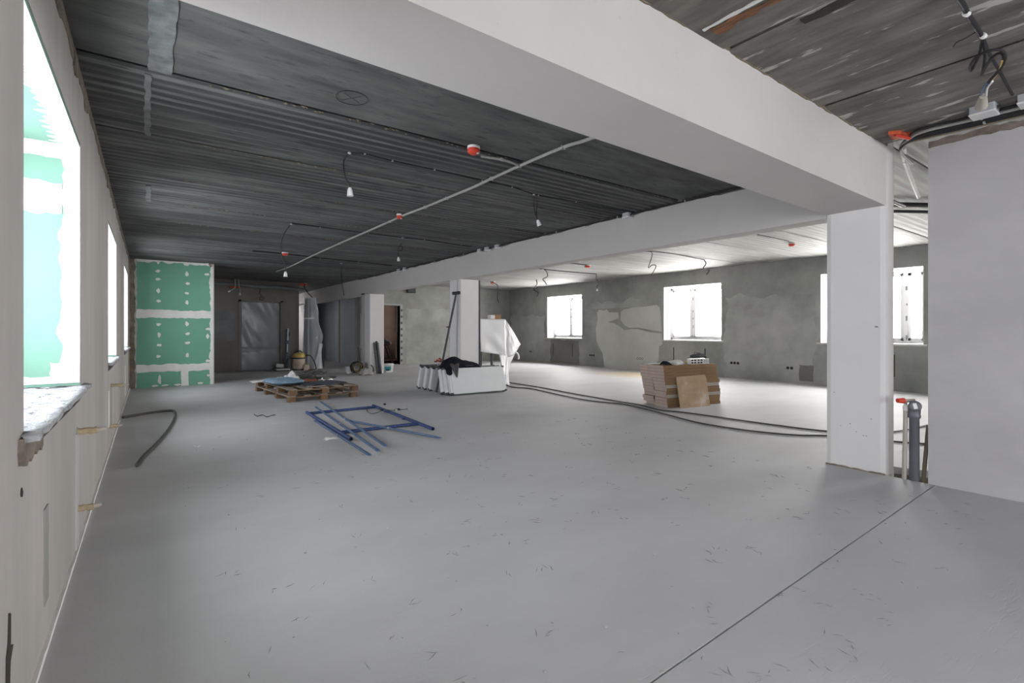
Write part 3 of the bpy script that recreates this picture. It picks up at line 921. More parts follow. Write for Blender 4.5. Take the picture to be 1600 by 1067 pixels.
# ---- corridor behind: long inner wall with blue-grey boards, white end
wi = struct(MB().box((5.72, 15.4, -0.06), (5.9, 22.0, 2.95)).build('wall_corridor', 'cement_pale'))
for i in range(4):
    y = 16.95 + 1.12 * i
    MB().box((5.705, y, 0.0), (5.722, y + 1.117, 2.66)).build('wall_board', 'gyp_blue', wi)
MB().plate(ragged(16.25, 16.5, 0.6, 1.75, 0.08, 0.04, 'lr', 81), 0.004, frame_x(5.72)).build('putty_patch', 'putty', wi)
we3 = struct(weld(cells('y', 21.9, 22.1, 3.6, 12.0, -0.06, 2.95, [(3.85, 4.40, 1.0, 2.2)]).build('wall_corridor_end', 'plaster_white')))
wc = MB()
for (p, q, r, s_) in ((3.85, 3.9, 1.0, 2.2), (4.35, 4.40, 1.0, 2.2), (3.85, 4.40, 1.0, 1.05), (3.85, 4.40, 2.15, 2.2)):
    wc.box((p, 22.03, r), (q, 22.09, s_))
wc = struct(wc.build('window_12', 'pvc'))
MB().box((3.9, 22.05, 1.05), (4.35, 22.058, 2.15)).build('pane', 'glass', wc)
portal('sky_portal', (4.125, 22.13, 1.6), (PI / 2, 0, PI), 0.55, 1.2)
struct(MB().box((XC, 20.62, -0.06), (XC + 0.21, 21.9, 2.25)).build('wall_corridor_stub', 'plaster_white'))
struct(MB().box((3.592, YE + 0.35, -0.06), (3.79, 21.9, 2.95)).build('wall_corridor_left', 'plaster_white'))
struct(MB().box((XC, 13.83, -0.06), (XC + 0.21, 14.1, 2.25)).build('wall_stub', 'plaster_white'))

# ---- wall behind the camera closing the hall, with unseen windows added as fill light
wb = struct(weld(cells('y', YB, YB - 0.45, -0.8, 12.4, -0.1, 2.98, [(0.4, 2.6, 0.3, 2.4), (3.3, 4.7, 0.3, 2.4)]).build('wall_back', 'plaster_pale')))
for k, (a, b) in enumerate(((0.4, 2.6), (3.3, 4.7))):
    fr = MB()
    for (p, q, r, s_) in ((a, a + 0.06, 0.3, 2.4), (b - 0.06, b, 0.3, 2.4), (a, b, 0.3, 0.36), (a, b, 2.34, 2.4), ((a + b) / 2 - 0.04, (a + b) / 2 + 0.04, 0.3, 2.4)):
        fr.box((p, YB - 0.4, r), (q, YB - 0.33, s_))
    o = struct(fr.build('window_%d' % (k + 10), 'pvc'))
    MB().box((a + 0.06, YB - 0.37, 0.36), (b - 0.06, YB - 0.36, 2.34)).build('pane', 'glass', o)
    portal('sky_portal', ((a + b) / 2, YB - 0.47, 1.35), (-PI / 2, 0, PI), b - a, 2.1)

# ---- green plasterboard partition at the end of the left wall
GY = 12.95
gp = struct(MB().box((XL, GY, 0.0), (1.18, GY + 0.12, 2.80)).build('wall_partition', 'putty'))
for (x0, x1, z0, z1) in ((-0.21, 1.15, 1.56, 2.69), (-0.21, 1.15, 0.41, 1.55), (-0.21, 0.62, 0.0, 0.40), (0.63, 1.15, 0.0, 0.40)):
    MB().bev((x0, GY - 0.0125, z0), (x1, GY + 0.001, z1), 0.002).build('plasterboard_sheet', 'green_board', gp)
fg = frame_y(GY - 0.0125)
MB().plate(ragged(-0.22, 1.16, 1.46, 1.63, 0.05, 0.012, 'tb', 91), 0.003, fg).build('joint_putty', 'putty', gp)
MB().plate(ragged(-0.22, 1.16, 0.315, 0.475, 0.05, 0.012, 'tb', 92), 0.003, fg).build('joint_putty', 'putty', gp)
MB().plate(ragged(0.57, 0.71, 0.0, 0.33, 0.05, 0.008, 'lr', 93), 0.003, fg).build('joint_putty', 'putty', gp)
MB().plate(ragged(-0.22, 1.16, 2.64, 2.73, 0.05, 0.02, 'b', 94), 0.003, fg).build('joint_putty', 'putty', gp)
MB().plate(ragged(1.105, 1.165, 0.0, 2.7, 0.05, 0.018, 'l', 95), 0.0035, fg).build('joint_putty', 'putty', gp)
MB().plate(ragged(-0.225, -0.20, 0.0, 2.7, 0.06, 0.012, 'r', 96), 0.0035, fg).build('joint_putty', 'cement_pale', gp)
MB().plate(ragged(XL + 0.0, -0.225, 0.0, 2.7, 0.06, 0.012, 'r', 97), 0.004, fg).build('rough_edge', 'brick_rough', gp)
MB().box((1.15, GY - 0.016, 0.0), (1.185, GY + 0.12, 2.72)).build('corner_bead', 'plaster_white', gp)
dabs = [(245,410), (245,425), (245,437.5), (245.5,455), (246,471), (289,415), (290,429.5), (291,444), (290,459), (290,473), (323,430), (245.5,507), (246.5,523), (246.5,538.5), (245.5,556), (290,506), (291.5,521), (291,535), (291,554), (324,514), (324,563), (247,592), (312,597), (326,585), (324,525), (240,604), (256,603), (275,602)]
rg = random.Random(17)
for k, (u, v) in enumerate(dabs):
    # offsets on the board taken as metres from its lower left corner
    x = -0.267 + (u - 207) * 0.01135
    z = 1.2 - (v - 516) * (0.01345 + (u - 207) * 0.0000085)
    a, b = (0.045, 0.028) if k % 3 else (0.03, 0.05)
    if k == 21:
        a, b = 0.03, 0.1
    if k > 24:
        a, b = 0.06, 0.02
        z = 0.03
    x = min(x, 1.09)
    MB().plate(blob(x, z, a, b, 11, 0.3, k), 0.003, fg).build('putty_dab', 'putty', gp)
# grey pipe run and cable tray along the top of the end wall
dp = MB().tube(spline([(1.19, YE - 0.12, 2.53), (2.2, YE - 0.12, 2.52), (2.6, YE - 0.13, 2.49), (3.2, YE - 0.12, 2.50), (3.9, YE - 0.12, 2.46)], 6), 0.055, 10)
tag(dp.build('pipe_run', 'duct'), 'fat grey pipe run along the top of the dark end wall', 'pipe')


# ================================================================ THINGS
def rotz(a):
    return Matrix.Rotation(a, 4, 'Z')


def crumple(name, m, org, lx, ly, hgt, seed, parent=None, n=26, thin=0.006, freq=6.0, edge=0.12):
    """crumpled cloth or film heap lying on a surface"""
    def fn(u, v):
        x, y = (u - 0.5) * lx, (v - 0.5) * ly
        r = 1 + 0.22 * noise.noise(Vector((math.atan2(y, x + 1e-6), seed, 2)))
        e = max(0.0, 1 - ((2 * u - 1) ** 4 + (2 * v - 1) ** 4) * 0.9)
        z = thin + e * hgt * (0.55 + 0.6 * noise.noise(Vector((x * freq, y * freq, seed))) + 0.4 * abs(noise.noise(Vector((x * freq * 2.3, y * freq * 2.3, seed + 5)))))
        return (x * r, y * r, max(thin, z))
    mb = MB().grid(fn, n, n, thin * 0.8)
    o = mb.build(name, m, parent)
    if parent is None:
        o.location = org
    return o


# ---------------------------------------------------------------- pallets
PA = math.radians(4.5)
PW, PL = 1.19, 2.10


def pallet_mesh():
    root = thing('wooden_pallet', 'lower wooden pallet resting on the floor, carrying a second pallet', 'pallet', (1.872, 8.86, 0), 'wooden pallets', (0, 0, PA))
    rg = random.Random(2)
    for i, x in enumerate((0.0, 0.255, 0.53, 0.80, PW - 0.12)):
        MB().bev((x, 0 + rg.uniform(-0.008, 0), 0.088), (x + 0.12, PL + rg.uniform(0, 0.01), 0.106), 0.003).build('deck_board', 'wood_grey', root)
    for y in (0.0, 0.66, 1.34, PL - 0.10):
        MB().bev((0, y, 0.07), (PW, y + 0.10, 0.088), 0.003).build('stringer_board', 'wood', root)
        for x in (0.0, PW / 2 - 0.06, PW - 0.12):
            MB().bev((x, y, 0.0), (x + 0.12, y + 0.11, 0.07), 0.004).build('block', 'wood', root)
    return root


pal = pallet_mesh()
pal2 = copy_tree(pal)
pal2.location = (1.905, 8.90, 0.106)
pal2.rotation_euler = (0, 0, PA + 0.006)
pal2['label'] = 'upper wooden pallet, stacked on another and loaded with sheets and film'
PT = 0.2125      # top of the load deck
PO = Vector((1.905, 8.90, PT))


def on_pallet(x, y, z=0):
    return PO + rotz(PA) @ Vector((x, y, z))


# grey blue sheets
for k, (x, y, lx, ly, z, a, m, lb) in enumerate([
        (0.72, 0.60, 0.74, 0.60, 0.0, 0.10, 'slate', 'lowest dark slate-blue sheet lying flat on the upper pallet'),
        (0.68, 0.66, 0.68, 0.58, 0.009, -0.06, 'slate', 'middle slate-blue sheet in the flat stack on the pallet'),
        (0.74, 0.62, 0.70, 0.56, 0.018, 0.16, 'slate', 'topmost slate-blue sheet in the flat stack on the pallet')]):
    mb = MB().bev((-lx / 2, -ly / 2, 0), (lx / 2, ly / 2, 0.008), 0.002)
    o = mb.build('flat_sheet', m)
    o.location = on_pallet(x, y, z)
    o.rotation_euler = (0, 0, PA + a)
    tag(o, lb, 'sheet', 'slate-blue sheets on the pallet')
# pale offcut sticks at the near edge
for k, (x, y, a, lb) in enumerate([(0.52, 0.16, 0.5, 'short pale wood strip jutting out at the front of the pallet load'),
                                   (0.45, 0.30, 0.9, 'pale strip leaning across the sheets beside the blue sack')]):
    o = MB().bev((-0.16, -0.012, 0), (0.16, 0.012, 0.012), 0.002).build('wood_strip', 'card_end')
    o.location = on_pallet(x, y, 0.001 if k == 0 else 0.0)
    o.rotation_euler = (0, 0, a)
    tag(o, lb, 'strip')


for k, (x, y, a, s_, lb) in enumerate([(1.02, 1.12, 0.5, 0.20, 'crumpled silvery foil heap at the right back of the pallet load'), (0.30, 1.62, 0.2, 0.22, 'grey crumpled foil at the far side of the pallet load')]):
    o = crumple('foil_heap', 'grey_plastic' if k else 'steel', on_pallet(x, y, 0.0), s_, s_, 0.10, 81 + k, freq=14)
    o.rotation_euler = (0, 0, a)
    tag(o, lb, 'foil')


# light blue sack
def sackfn(u, v):
    a = 2 * PI * u
    t = PI * (v - 0.5)
    c = abs(math.cos(t)) ** 0.35
    x = 0.29 * c * math.copysign(abs(math.cos(a)) ** 0.55, math.cos(a))
    y = 0.40 * c * math.copysign(abs(math.sin(a)) ** 0.55, math.sin(a))
    r = max(abs(x) / 0.29, abs(y) / 0.40)
    z = 0.048 * math.sin(t) * (1 - 0.6 * r ** 6) + 0.012 * noise.noise(Vector((x * 9, y * 9, t)))
    return (x, y, 0.05 + z)


sk = MB().grid(sackfn, 40, 14).build('filled_sack', 'sack_blue')
sk.location = on_pallet(0.17, 0.95, 0.012)
sk.rotation_euler = (0, 0, PA + 0.1)
tag(sk, 'light blue filled sack lying flat on the left of the pallet', 'sack')
sk2 = crumple('folded_sheet', 'paper', on_pallet(0.02, 1.72, 0.0), 0.42, 0.34, 0.03, 4, thin=0.004)
tag(sk2, 'white folded paper sheet at the far left corner of the pallet', 'paper')
fm = crumple('film_heap', 'film_white', on_pallet(0.40, 1.22, 0.0), 0.30, 0.30, 0.21, 11, freq=9.0)
tag(fm, 'crumpled white plastic film heap in the middle of the pallet load', 'film')
st = crumple('cloth_scrap', 'orange_strap', on_pallet(0.66, 1.08, 0.0), 0.36, 0.22, 0.07, 21, freq=8)
tag(st, 'dull orange cloth scrap tucked behind the slate-blue sheets', 'cloth')
cc = MB()
rg = random.Random(8)
for k in range(9):
    c = Vector((rg.uniform(-0.16, 0.2), rg.uniform(-0.12, 0.14), 0))
    pts = [c + Vector((rg.uniform(0.12, 0.26) * math.cos(a), rg.uniform(0.08, 0.20) * math.sin(a), 0.012 + 0.018 * k + rg.uniform(0, 0.025))) for a in [k + 2 * PI * q / 8 for q in range(9)]]
    cc.tube(spline(pts, 5), 0.007, 6)
o = cc.build('cable_tangle', 'cable_dark')
o.location = on_pallet(0.76, 1.40, 0.0)
tag(o, 'tangled dark cable pile at the back of the pallet load', 'cable')
for k in range(5):
    y = 1.62 + 0.05 * k
    o = MB().tube([(-0.55, 0, 0.012), (0.62, 0, 0.012)], 0.011, 8).build('thin_rod', ['cable_dark', 'steel', 'cable_dark', 'steel', 'wood_grey'][k])
    o.location = on_pallet(0.75 + 0.03 * k, y, 0.0)
    o.rotation_euler = (0, 0, -0.10 + 0.05 * k)
    tag(o, ['dark thin rod nearest the cable pile on the pallet', 'shiny thin rod beside the dark one at the pallet back', 'middle dark rod of the five laid across the pallet back', 'second shiny rod from the far edge of the pallet', 'pale wooden rod farthest back across the pallet'][k], 'rod', 'rods across the back of the pallet')

# ---------------------------------------------------------------- blue scaffold frame and loose braces
SF = thing('scaffold_section', 'dark blue tubular scaffold frame lying flat on the floor', 'scaffold frame', (2.3, 6.6, 0))
R = 0.021


def part_tube(name, pts, r, m, par, seg=12):
    lp = [Vector(p) - par.location for p in pts]
    return MB().tube(lp, r, seg).build(name, m, par)


def open_tube(name, p, q, r, m, par):
    """pipe with an open dark bore at both ends"""
    p, q = Vector(p) - par.location, Vector(q) - par.location
    d = (q - p).normalized()
    o = MB().tube([p, q], r, 14, caps=False).tube([p, p + d * 0.06], r * 0.82, 14, caps=False).tube([q, q - d * 0.06], r * 0.82, 14, caps=False).build(name, m, par)
    MB().tube([p + d * 0.055, q - d * 0.055], r * 0.8, 10).build('bore', 'black', o)
    return o


a0, a1 = Vector((1.843, 7.546, 0.021)), Vector((1.774, 5.400, 0.021))
b0, b1 = Vector((2.847, 7.609, 0.021)), Vector((2.751, 5.384, 0.021))
open_tube('upright_tube', a0, a1, R, 'blue_paint', SF)
open_tube('upright_tube', b0, b1, R, 'blue_paint', SF)
for u in (0.055, 0.80):
    p, q = a0.lerp(a1, u), b0.lerp(b1, u + 0.01)
    d = (q - p).normalized() * 0.018
    part_tube('cross_tube', [p + d, q - d], R * 0.9, 'blue_paint', SF)
for u in (0.3, 0.62):
    p = b0.lerp(b1, u)
    d = (a0 - b0).normalized()
    part_tube('locking_lug', [p + d * 0.018, p + d * 0.06], 0.008, 'blue_paint', SF)


def brace(p, q, z0, z1, m, label, r=0.013):
    p, q = Vector((p[0], p[1], z0)), Vector((q[0], q[1], z1))
    org = Vector((p.x, p.y, 0))
    t = thing('scaffold_brace', label, 'brace', org, 'loose scaffold braces')
    d = (q - p).normalized()
    L = (q - p).length
    part_tube('brace_tube', [p + d * 0.07, q - d * 0.07], r, m, t)
    for e, s_ in ((p, 1), (q, -1)):
        # flattened, drilled ends
        e0 = e - org
        sd = Vector((-d.y, d.x, 0)).normalized()
        up = Vector((0, 0, 1))
        mb = MB()
        w_, tt = r * 1.15, 0.005
        c0 = [e0 + sd * w_ * a + up * tt * b for a, b in ((-1, -1), (1, -1), (1, 1), (-1, 1))]
        c1 = [e0 + d * s_ * 0.09 + sd * w_ * 0.8 * a + up * r * 0.8 * b for a, b in ((-1, -1), (1, -1), (1, 1), (-1, 1))]
        mb.add(c0 + c1, [(0, 3, 2, 1), (4, 5, 6, 7), (0, 1, 5, 4), (1, 2, 6, 5), (2, 3, 7, 6), (3, 0, 4, 7)])
        fl_ = mb.build('flattened_end', m, t)
    mid = p.lerp(q, 0.5) - org
    MB().tube([mid - d * 0.012, mid + d * 0.012], r * 1.25, 10).build('pivot_collar', 'steel', t)
    return t


brace((1.769, 6.834, 0.013), (1.700, 4.635, 0.013), 0.013, 0.013, 'blue_light', 'blue brace lying outermost beside the left tube of the scaffold frame')
brace((2.008, 7.720, 0.058), (1.771, 4.582, 0.050), 0.062, 0.05, 'blue_light', 'blue brace laid over both frame cross tubes, next to the left tube')
brace((2.213, 8.227, 0.058), (1.905, 4.743, 0.050), 0.064, 0.05, 'blue_light', 'blue brace laid slanting over the middle of the scaffold frame')
brace((2.085, 6.534, 0.040), (2.489, 4.693, 0.020), 0.030, 0.066, 'blue_light', 'blue brace pointing right, its far end under another brace')
# wire with clips
wr_ = thing('clip_wire', 'thin grey wire with small metal clips by the far corner of the scaffold frame', 'wire', (2.9, 7.4, 0))
pts = [(2.806, 7.720, 0.006), (2.633, 7.299, 0.006), (2.584, 6.981, 0.006), (2.700, 7.035, 0.006), (2.726, 6.930, 0.045), (2.801, 6.948, 0.045), (2.924, 7.056, 0.010), (3.036, 7.080, 0.006), (3.139, 7.081, 0.006), (3.178, 7.052, 0.006)]
part_tube('wire', spline(pts, 5), 0.004, 'cable_dark', wr_, 6)
for k, (u, v) in enumerate(((597, 641), (619, 640.5), (623, 640), (637, 638.5), (601, 634))):
    p = Vector([(2.724, 6.924, 0.046), (3.000, 7.069, 0.006), (3.044, 7.075, 0.006), (3.191, 7.081, 0.006), (3.070, 7.696, 0.006)][k]) - wr_.location
    MB().bev((p.x - 0.014, p.y - 0.02, max(0, p.z - 0.01)), (p.x + 0.014, p.y + 0.02, p.z + 0.02), 0.004).build('metal_clip', 'steel' if k % 2 else 'black', wr_)
ft = crumple('film_scrap', 'paper', Vector((1.626, 5.627, 0.000)), 0.14, 0.09, 0.03, 31, thin=0.003)
tag(ft, 'small white torn scrap on the floor left of the blue braces', 'scrap')
sc = MB().tube(spline([(1.217, 7.916, 0.005), (1.220, 7.680, 0.010), (1.303, 7.787, 0.005), (1.319, 7.552, 0.009), (1.395, 7.654, 0.005), (1.448, 7.674, 0.006)], 5), 0.006, 6).build('curled_strip', 'cable_dark')
tag(sc, 'short curled dark strip lying alone on the floor left of the frame', 'strip')
sc = MB().tube(spline([(0.374, 6.103, 0.004), (0.402, 6.016, 0.010), (0.434, 6.072, 0.005)], 4), 0.006, 6).build('curled_strip', 'paper')
sc.location.x -= 0.0
tag(sc, 'tiny pale curled scrap on the floor near the looped hose', 'scrap')

# ---------------------------------------------------------------- radiators
RL, RH, RT = 1.20, 0.50, 0.10


def radiator(label, loc, tilt, rz, RL=1.20, NF=40):
    t = thing('panel_radiator', label, 'radiator', loc, 'panel radiators leaning on each other', (tilt, 0, rz))
    z0 = 0
    for s_ in (-1, 1):
        y = s_ * (RT / 2 - 0.008)
        MB().bev((0.035, y - 0.008, z0 + 0.012), (RL - 0.035, y + 0.008, z0 + RH - 0.012), 0.005).build('front_panel' if s_ < 0 else 'back_panel', 'rad_white', t)
    for x in (0.0, RL - 0.034):
        MB().bev((x, -RT / 2 + 0.004, z0 + 0.015), (x + 0.034, RT / 2 - 0.004, z0 + RH - 0.015), 0.008).build('side_cover', 'rad_side', t)
    MB().bev((0.03, -RT / 2 + 0.016, z0 + RH - 0.022), (RL - 0.03, RT / 2 - 0.016, z0 + RH), 0.003).build('top_grille', 'rad_grille', t)
    fin = MB()
    for k in range(NF):
        x = 0.05 + k * (RL - 0.1) / (NF - 1)
        fin.box((x, -RT / 2 + 0.017, z0 + 0.03), (x + 0.003, RT / 2 - 0.017, z0 + RH - 0.03))
    f_ = fin.build('convector_fins', 'rad_grille', t)
    f_['kind'] = 'stuff'
    for x in (0, RL - 0.045):
        for z in (0, RH - 0.035):
            MB().bev((x - 0.004, -RT / 2 - 0.004, z0 + z), (x + 0.049, RT / 2 + 0.004, z0 + z + 0.035), 0.006).build('corner_protector', 'dark_grey', t)
    return t


tl = math.radians(15.5)
g0 = RT / 2 * math.sin(tl)
rz = math.radians(-2.5)
P0 = Vector((4.458, 8.050, 0.000))
for k, (dy, dx, lb) in enumerate([(-0.02, 0, 'front white panel radiator showing its full face, leaning back'),
                                  (0.097, -0.03, 'second panel radiator from the front, behind the full face'),
                                  (0.214, -0.055, 'third panel radiator from the front, under the dark jacket')]):
    radiator(lb, (P0.x + dx, P0.y + dy, g0), -tl, rz)
tl2 = math.radians(19)
for k, (p, lb) in enumerate([((4.475, 8.94, 0), 'rear-group radiator next to the leaning pole, tilted towards the viewer'),
                             ((4.48, 9.19, 0), 'middle radiator of the rear group of three'),
                             ((4.47, 9.44, 0), 'rearmost radiator at the left end of the row')]):
    radiator(lb, (p[0], p[1], RT / 2 * math.sin(tl2)), tl2, rz, 0.42, 13)

# dark jacket draped over the radiator tops
jt = thing('work_jacket', 'dark navy work jacket thrown over the tops of the radiators', 'jacket', (P0.x + 0.3, P0.y + 0.21, 0.508))


def jk(u, v):
    x = -0.34 + 0.72 * u
    y = -0.19 + 0.37 * v
    e = max(0, 1 - abs(2 * u - 1) ** 8) * max(0, 1 - abs(2 * v - 1) ** 4)
    z = 0.028 + e * (0.10 + 0.02 * math.sin(u * PI) + 0.07 * noise.noise(Vector((x * 6, y * 7, 1.0))) + 0.03 * math.sin(u * 6))
    z -= 0.03 * (1 - e)
    y += 0.03 * noise.noise(Vector((x * 5, 3.3, v)))
    return (x, y, z)


MB().grid(jk, 30, 18, 0.014).build('jacket_body', 'cloth_navy', jt)


def slv(u, v):
    a = 2 * PI * v
    p = Vector((-0.28 - 0.05 * u, -0.02 - 0.22 * u, 0.075 - 0.16 * u * u))
    r = 0.075 - 0.012 * u + 0.012 * noise.noise(Vector((u * 5, a, 2)))
    return p + Vector((math.cos(a) * r, math.sin(a) * r * 0.6, math.sin(a) * r * 0.7))


MB().grid(slv, 14, 14).build('sleeve', 'cloth_navy', jt)
MB().grid(lambda u, v: (-0.20 + 0.20 * (u - 0.5) * (1 - v * 0.9), -0.19 - 0.10 * v, 0.07 - 0.24 * v + 0.012 * math.sin(u * 9)), 10, 12, 0.008).build('hanging_sleeve', 'cloth_grey', jt)
MB().grid(lambda u, v: (-0.2 + 0.42 * u, -0.18 + 0.08 * v, 0.035 + 0.018 * noise.noise(Vector((u * 8, v * 3, 7)))), 14, 6, 0.01).build('lining', 'cloth_grey', jt)

# red valve manifold standing on the rear radiators
vm = thing('valve_manifold', 'brass valve manifold with red knobs on top of the rear radiators', 'valve', (4.60, 8.80, 0.49))
MB().tube([(-0.07, 0, 0.10), (0.14, 0, 0.10)], 0.011, 8).build('manifold_pipe', 'red_brown', vm)
for k, x in enumerate((0.0, 0.05, 0.10)):
    MB().tube([(x, 0, 0.0 if k == 0 else 0.05), (x, 0, 0.14)], 0.008, 8).build('valve_stem', 'steel' if k == 0 else 'orange_red', vm)
    MB().tube([(x, -0.02, 0.115 + 0.03 * (k % 2)), (x, 0.03, 0.125 + 0.03 * (k % 2))], 0.019, 10).build('red_knob', 'orange_red', vm)
MB().tube([(0.14, 0, 0.10), (0.16, 0, 0.05)], 0.013, 8).build('side_valve', 'orange_red', vm)

# prop pole with T handle leaning on the column
pp = thing('leaning_pole', 'long dark pole with a T head leaning on the middle white column', 'pole', (4.50, 8.62, 0.0))
p0 = Vector((4.475, 8.62, 0.0))
p1 = Vector((4.845, 8.50, 1.915))
part_tube('pole_shaft', [p0 + Vector((0, 0, 0.01)), p1], 0.021, 'dark_grey', pp)
MB().tube([p1 - pp.location + Vector((-0.075, 0.0, 0.0)), p1 - pp.location + Vector((0.075, 0.0, 0.02))], 0.032, 12).build('t_head', 'black', pp)
pm = p0.lerp(p1, 0.66)
part_tube('clamp_bolt', [pm - Vector((0.06, 0, 0)), pm + Vector((0.02, 0, 0))], 0.012, 'black', pp)
# ribbed conduit up the face of that column
cd = MB().tube(spline([(4.915, 8.60, 0.02), (4.915, 8.60, 1.0), (4.915, 8.58, 2.0), (4.915, 8.58, 2.2)], 4), 0.010, 8).build('wall_conduit', 'plaster_white')
tag(cd, 'thin white conduit running up the window-lit side of the middle column', 'conduit')
cd = MB().box((5.352, 8.462, 0.0), (5.375, 8.49, 2.2)).build('corner_strip', 'dark_grey')
tag(cd, 'thin dark strip up the right edge of the middle column', 'strip')

# ---------------------------------------------------------------- film-draped cabinet beside the column
cb = thing('covered_shelf', 'small shelf on posts beside the middle column, hidden under white plastic film', 'shelf', (5.43, 8.55, 0))
for x in (0.02, 0.56):
    for y in (0.02, 0.42):
        MB().bev((x - 0.02, y - 0.02, 0), (x + 0.02, y + 0.02, 1.40), 0.003).build('post', 'dark_grey', cb)
MB().bev((0, 0, 1.40), (0.59, 0.44, 1.425), 0.004).build('shelf_board', 'ply', cb)
MB().bev((0.02, 0.0, 0.78), (0.56, 0.44, 0.80), 0.003).build('shelf_board', 'ply', cb)

fd = thing('plastic_drape', 'white plastic film draped over the shelf, its corner flaring out to the right', 'film', (5.42, 8.53, 0))


def fr_(u, v):   # front fall
    x = -0.02 + 0.63 * u
    z = 1.432 - (0.66 + 0.10 * u) * v
    y = -0.012 - 0.02 * v + 0.02 * noise.noise(Vector((x * 4 + z * 2, z * 3, 9))) * (0.3 + v)
    return (x, y, z)


MB().grid(fr_, 24, 24, 0.003).build('front_fall', 'film_white', fd)
MB().grid(lambda u, v: (-0.02 + 0.63 * u, -0.012 + 0.48 * v, 1.432 + 0.004 * noise.noise(Vector((u * 6, v * 6, 2)))), 10, 8, 0.003).build('top_sheet', 'film_white', fd)


def wing(u, v):   # right hand wing: apex at the shelf corner, flaring to the tip and down to the tail
    A = Vector((0.61, -0.012, 1.432))
    tip = Vector((1.12, 0.10, 0.90))
    low = Vector((0.60, -0.03, 0.64))
    e = A.lerp(tip, v) if True else A
    c = A.lerp(low, v)
    p = c.lerp(e, u)
    p.y += 0.03 * math.sin(u * 5 + v * 3) * v + 0.02 * noise.noise(Vector((u * 5, v * 5, 4)))
    p.z -= 0.08 * math.sin(PI * u) * v * v
    return p


MB().grid(wing, 20, 22, 0.003).build('flared_wing', 'film_white', fd)


def tail(u, v):
    top = Vector((0.42, -0.05, 0.72)).lerp(Vector((0.95, 0.05, 0.76)), u)
    bot = Vector((0.50, -0.18, 0.10)).lerp(Vector((0.62, -0.15, 0.06)), u)
    t = v ** 0.8
    p = top.lerp(bot, t)
    p.x -= 0.10 * math.sin(PI * t) * u
    p.y += 0.02 * noise.noise(Vector((u * 6, v * 5, 8)))
    return p


MB().grid(tail, 14, 24, 0.003).build('hanging_tail', 'film_white', fd)
MB().tube(spline([(0.90, 0.04, 0.74), (0.97, 0.04, 0.70), (1.0, 0.04, 0.62), (0.98, 0.04, 0.58)], 5), [0.02] * 15 + [0.016], 8).build('knotted_corner', 'film_white', fd)
bx = thing('cardboard_box', 'small open brown cardboard box on top of the draped shelf', 'box', (5.86, 8.66, 1.437))
MB().bev((0, 0, 0), (0.16, 0.16, 0.085), 0.003).build('box_body', 'cardboard', bx)
MB().box((0.0, -0.02, 0.085), (0.16, 0.0, 0.092)).build('box_flap', 'cardboard', bx)
pk = MB().bev((0, 0, 0), (0.11, 0.12, 0.08), 0.012).build('white_packet', 'paper', None)
pk.location = (5.73, 8.62, 1.437)
tag(pk, 'white packet left of the brown box on the draped shelf', 'packet')

# ---------------------------------------------------------------- stack of boards
SO = Vector((6.451, 4.825, 0))
SA = math.radians(-11)
SLN, SDP, SH = 1.12, 0.56, 0.0505
ORD = ['lowest', 'second', 'third', 'fourth', 'fifth', 'sixth', 'seventh', 'eighth', 'topmost']
rg = random.Random(12)


def pack(label, x0, y0, x1, y1, z, dx, da, side='card_side'):
    t = thing('board_pack', label, 'board pack', SO + rotz(SA) @ Vector((x0 + dx, y0, z)), 'stacked board packs', (0, 0, SA + da))
    lx, ly = x1 - x0, y1 - y0
    MB().bev((0.004, 0, 0), (lx, ly, SH - 0.0012), 0.0025).build('board_layer', side, t)
    MB().bev((0.0, 0.001, 0.002), (0.0055, ly - 0.001, SH - 0.0032), 0.001).build('carton_end', 'card_end', t)
    MB().box((0.004, -0.0008, SH * 0.48), (lx, 0.0, SH * 0.52)).build('layer_seam', 'brown_dark', t)
    return t


for i in range(9):
    z = i * SH
    jx = [0.03, 0.02, 0.015, 0.03, 0.0, 0.01, -0.005, -0.02, -0.03][i]
    ext = 0.03 if i in (4, 7) else 0
    nm = '%s board pack from the floor' % ORD[i] if 0 < i < 8 else ('lowest board pack' if i == 0 else 'uppermost short board pack')
    pack('%s in the front column of the brown stack' % nm, 0, 0, SLN + ext, 0.272, z, jx, rg.uniform(-0.006, 0.006), 'pipe_beige' if i in (3, 6) else 'card_side')
    jx2 = [0.09, 0.03, 0.01, 0.05, 0.04, 0.02, 0.01, 0.0, -0.01][i]
    pack('%s in the back column of the brown stack' % nm, 0, 0.298, SLN, SDP, z, jx2, rg.uniform(-0.006, 0.006))
for i in range(4):
    z = (9 + i) * SH
    pack('%s full-width board pack at the top of the brown stack' % ['lowest', 'second', 'third', 'topmost'][i], 0, 0, SLN - 0.01, SDP, z, -0.035 - 0.008 * i, rg.uniform(-0.004, 0.004))
ST = 13 * SH


def on_stack(x, y, z=0):
    return SO + rotz(SA) @ Vector((x, y, ST + z))


# plywood square leaning on the front
lp = thing('plywood_offcut', 'square plywood offcut with scuffs leaning on the front of the board stack', 'plywood', SO + rotz(SA) @ Vector((0.19, -0.115, 0)), None, (math.radians(-11), 0, SA))
MB().plate([(0, 0), (0.61, 0), (0.615, 0.44), (0.60, 0.49), (0.575, 0.50), (-0.005, 0.485)], 0.016, Matrix(((1, 0, 0, 0), (0, 0, 1, 0), (0, 1, 0, 0), (0, 0, 0, 1)))).build('board_face', 'ply', lp)
MB().plate(blob(0.19, 0.035, 0.022, 0.008, 9, 0.4, 1), 0.002, frame_y(0.0)).build('chipped_spot', 'brown_dark', lp)
MB().plate(blob(0.43, 0.23, 0.03, 0.012, 9, 0.4, 2), 0.001, frame_y(0.0)).build('scuff', 'pipe_beige', lp)
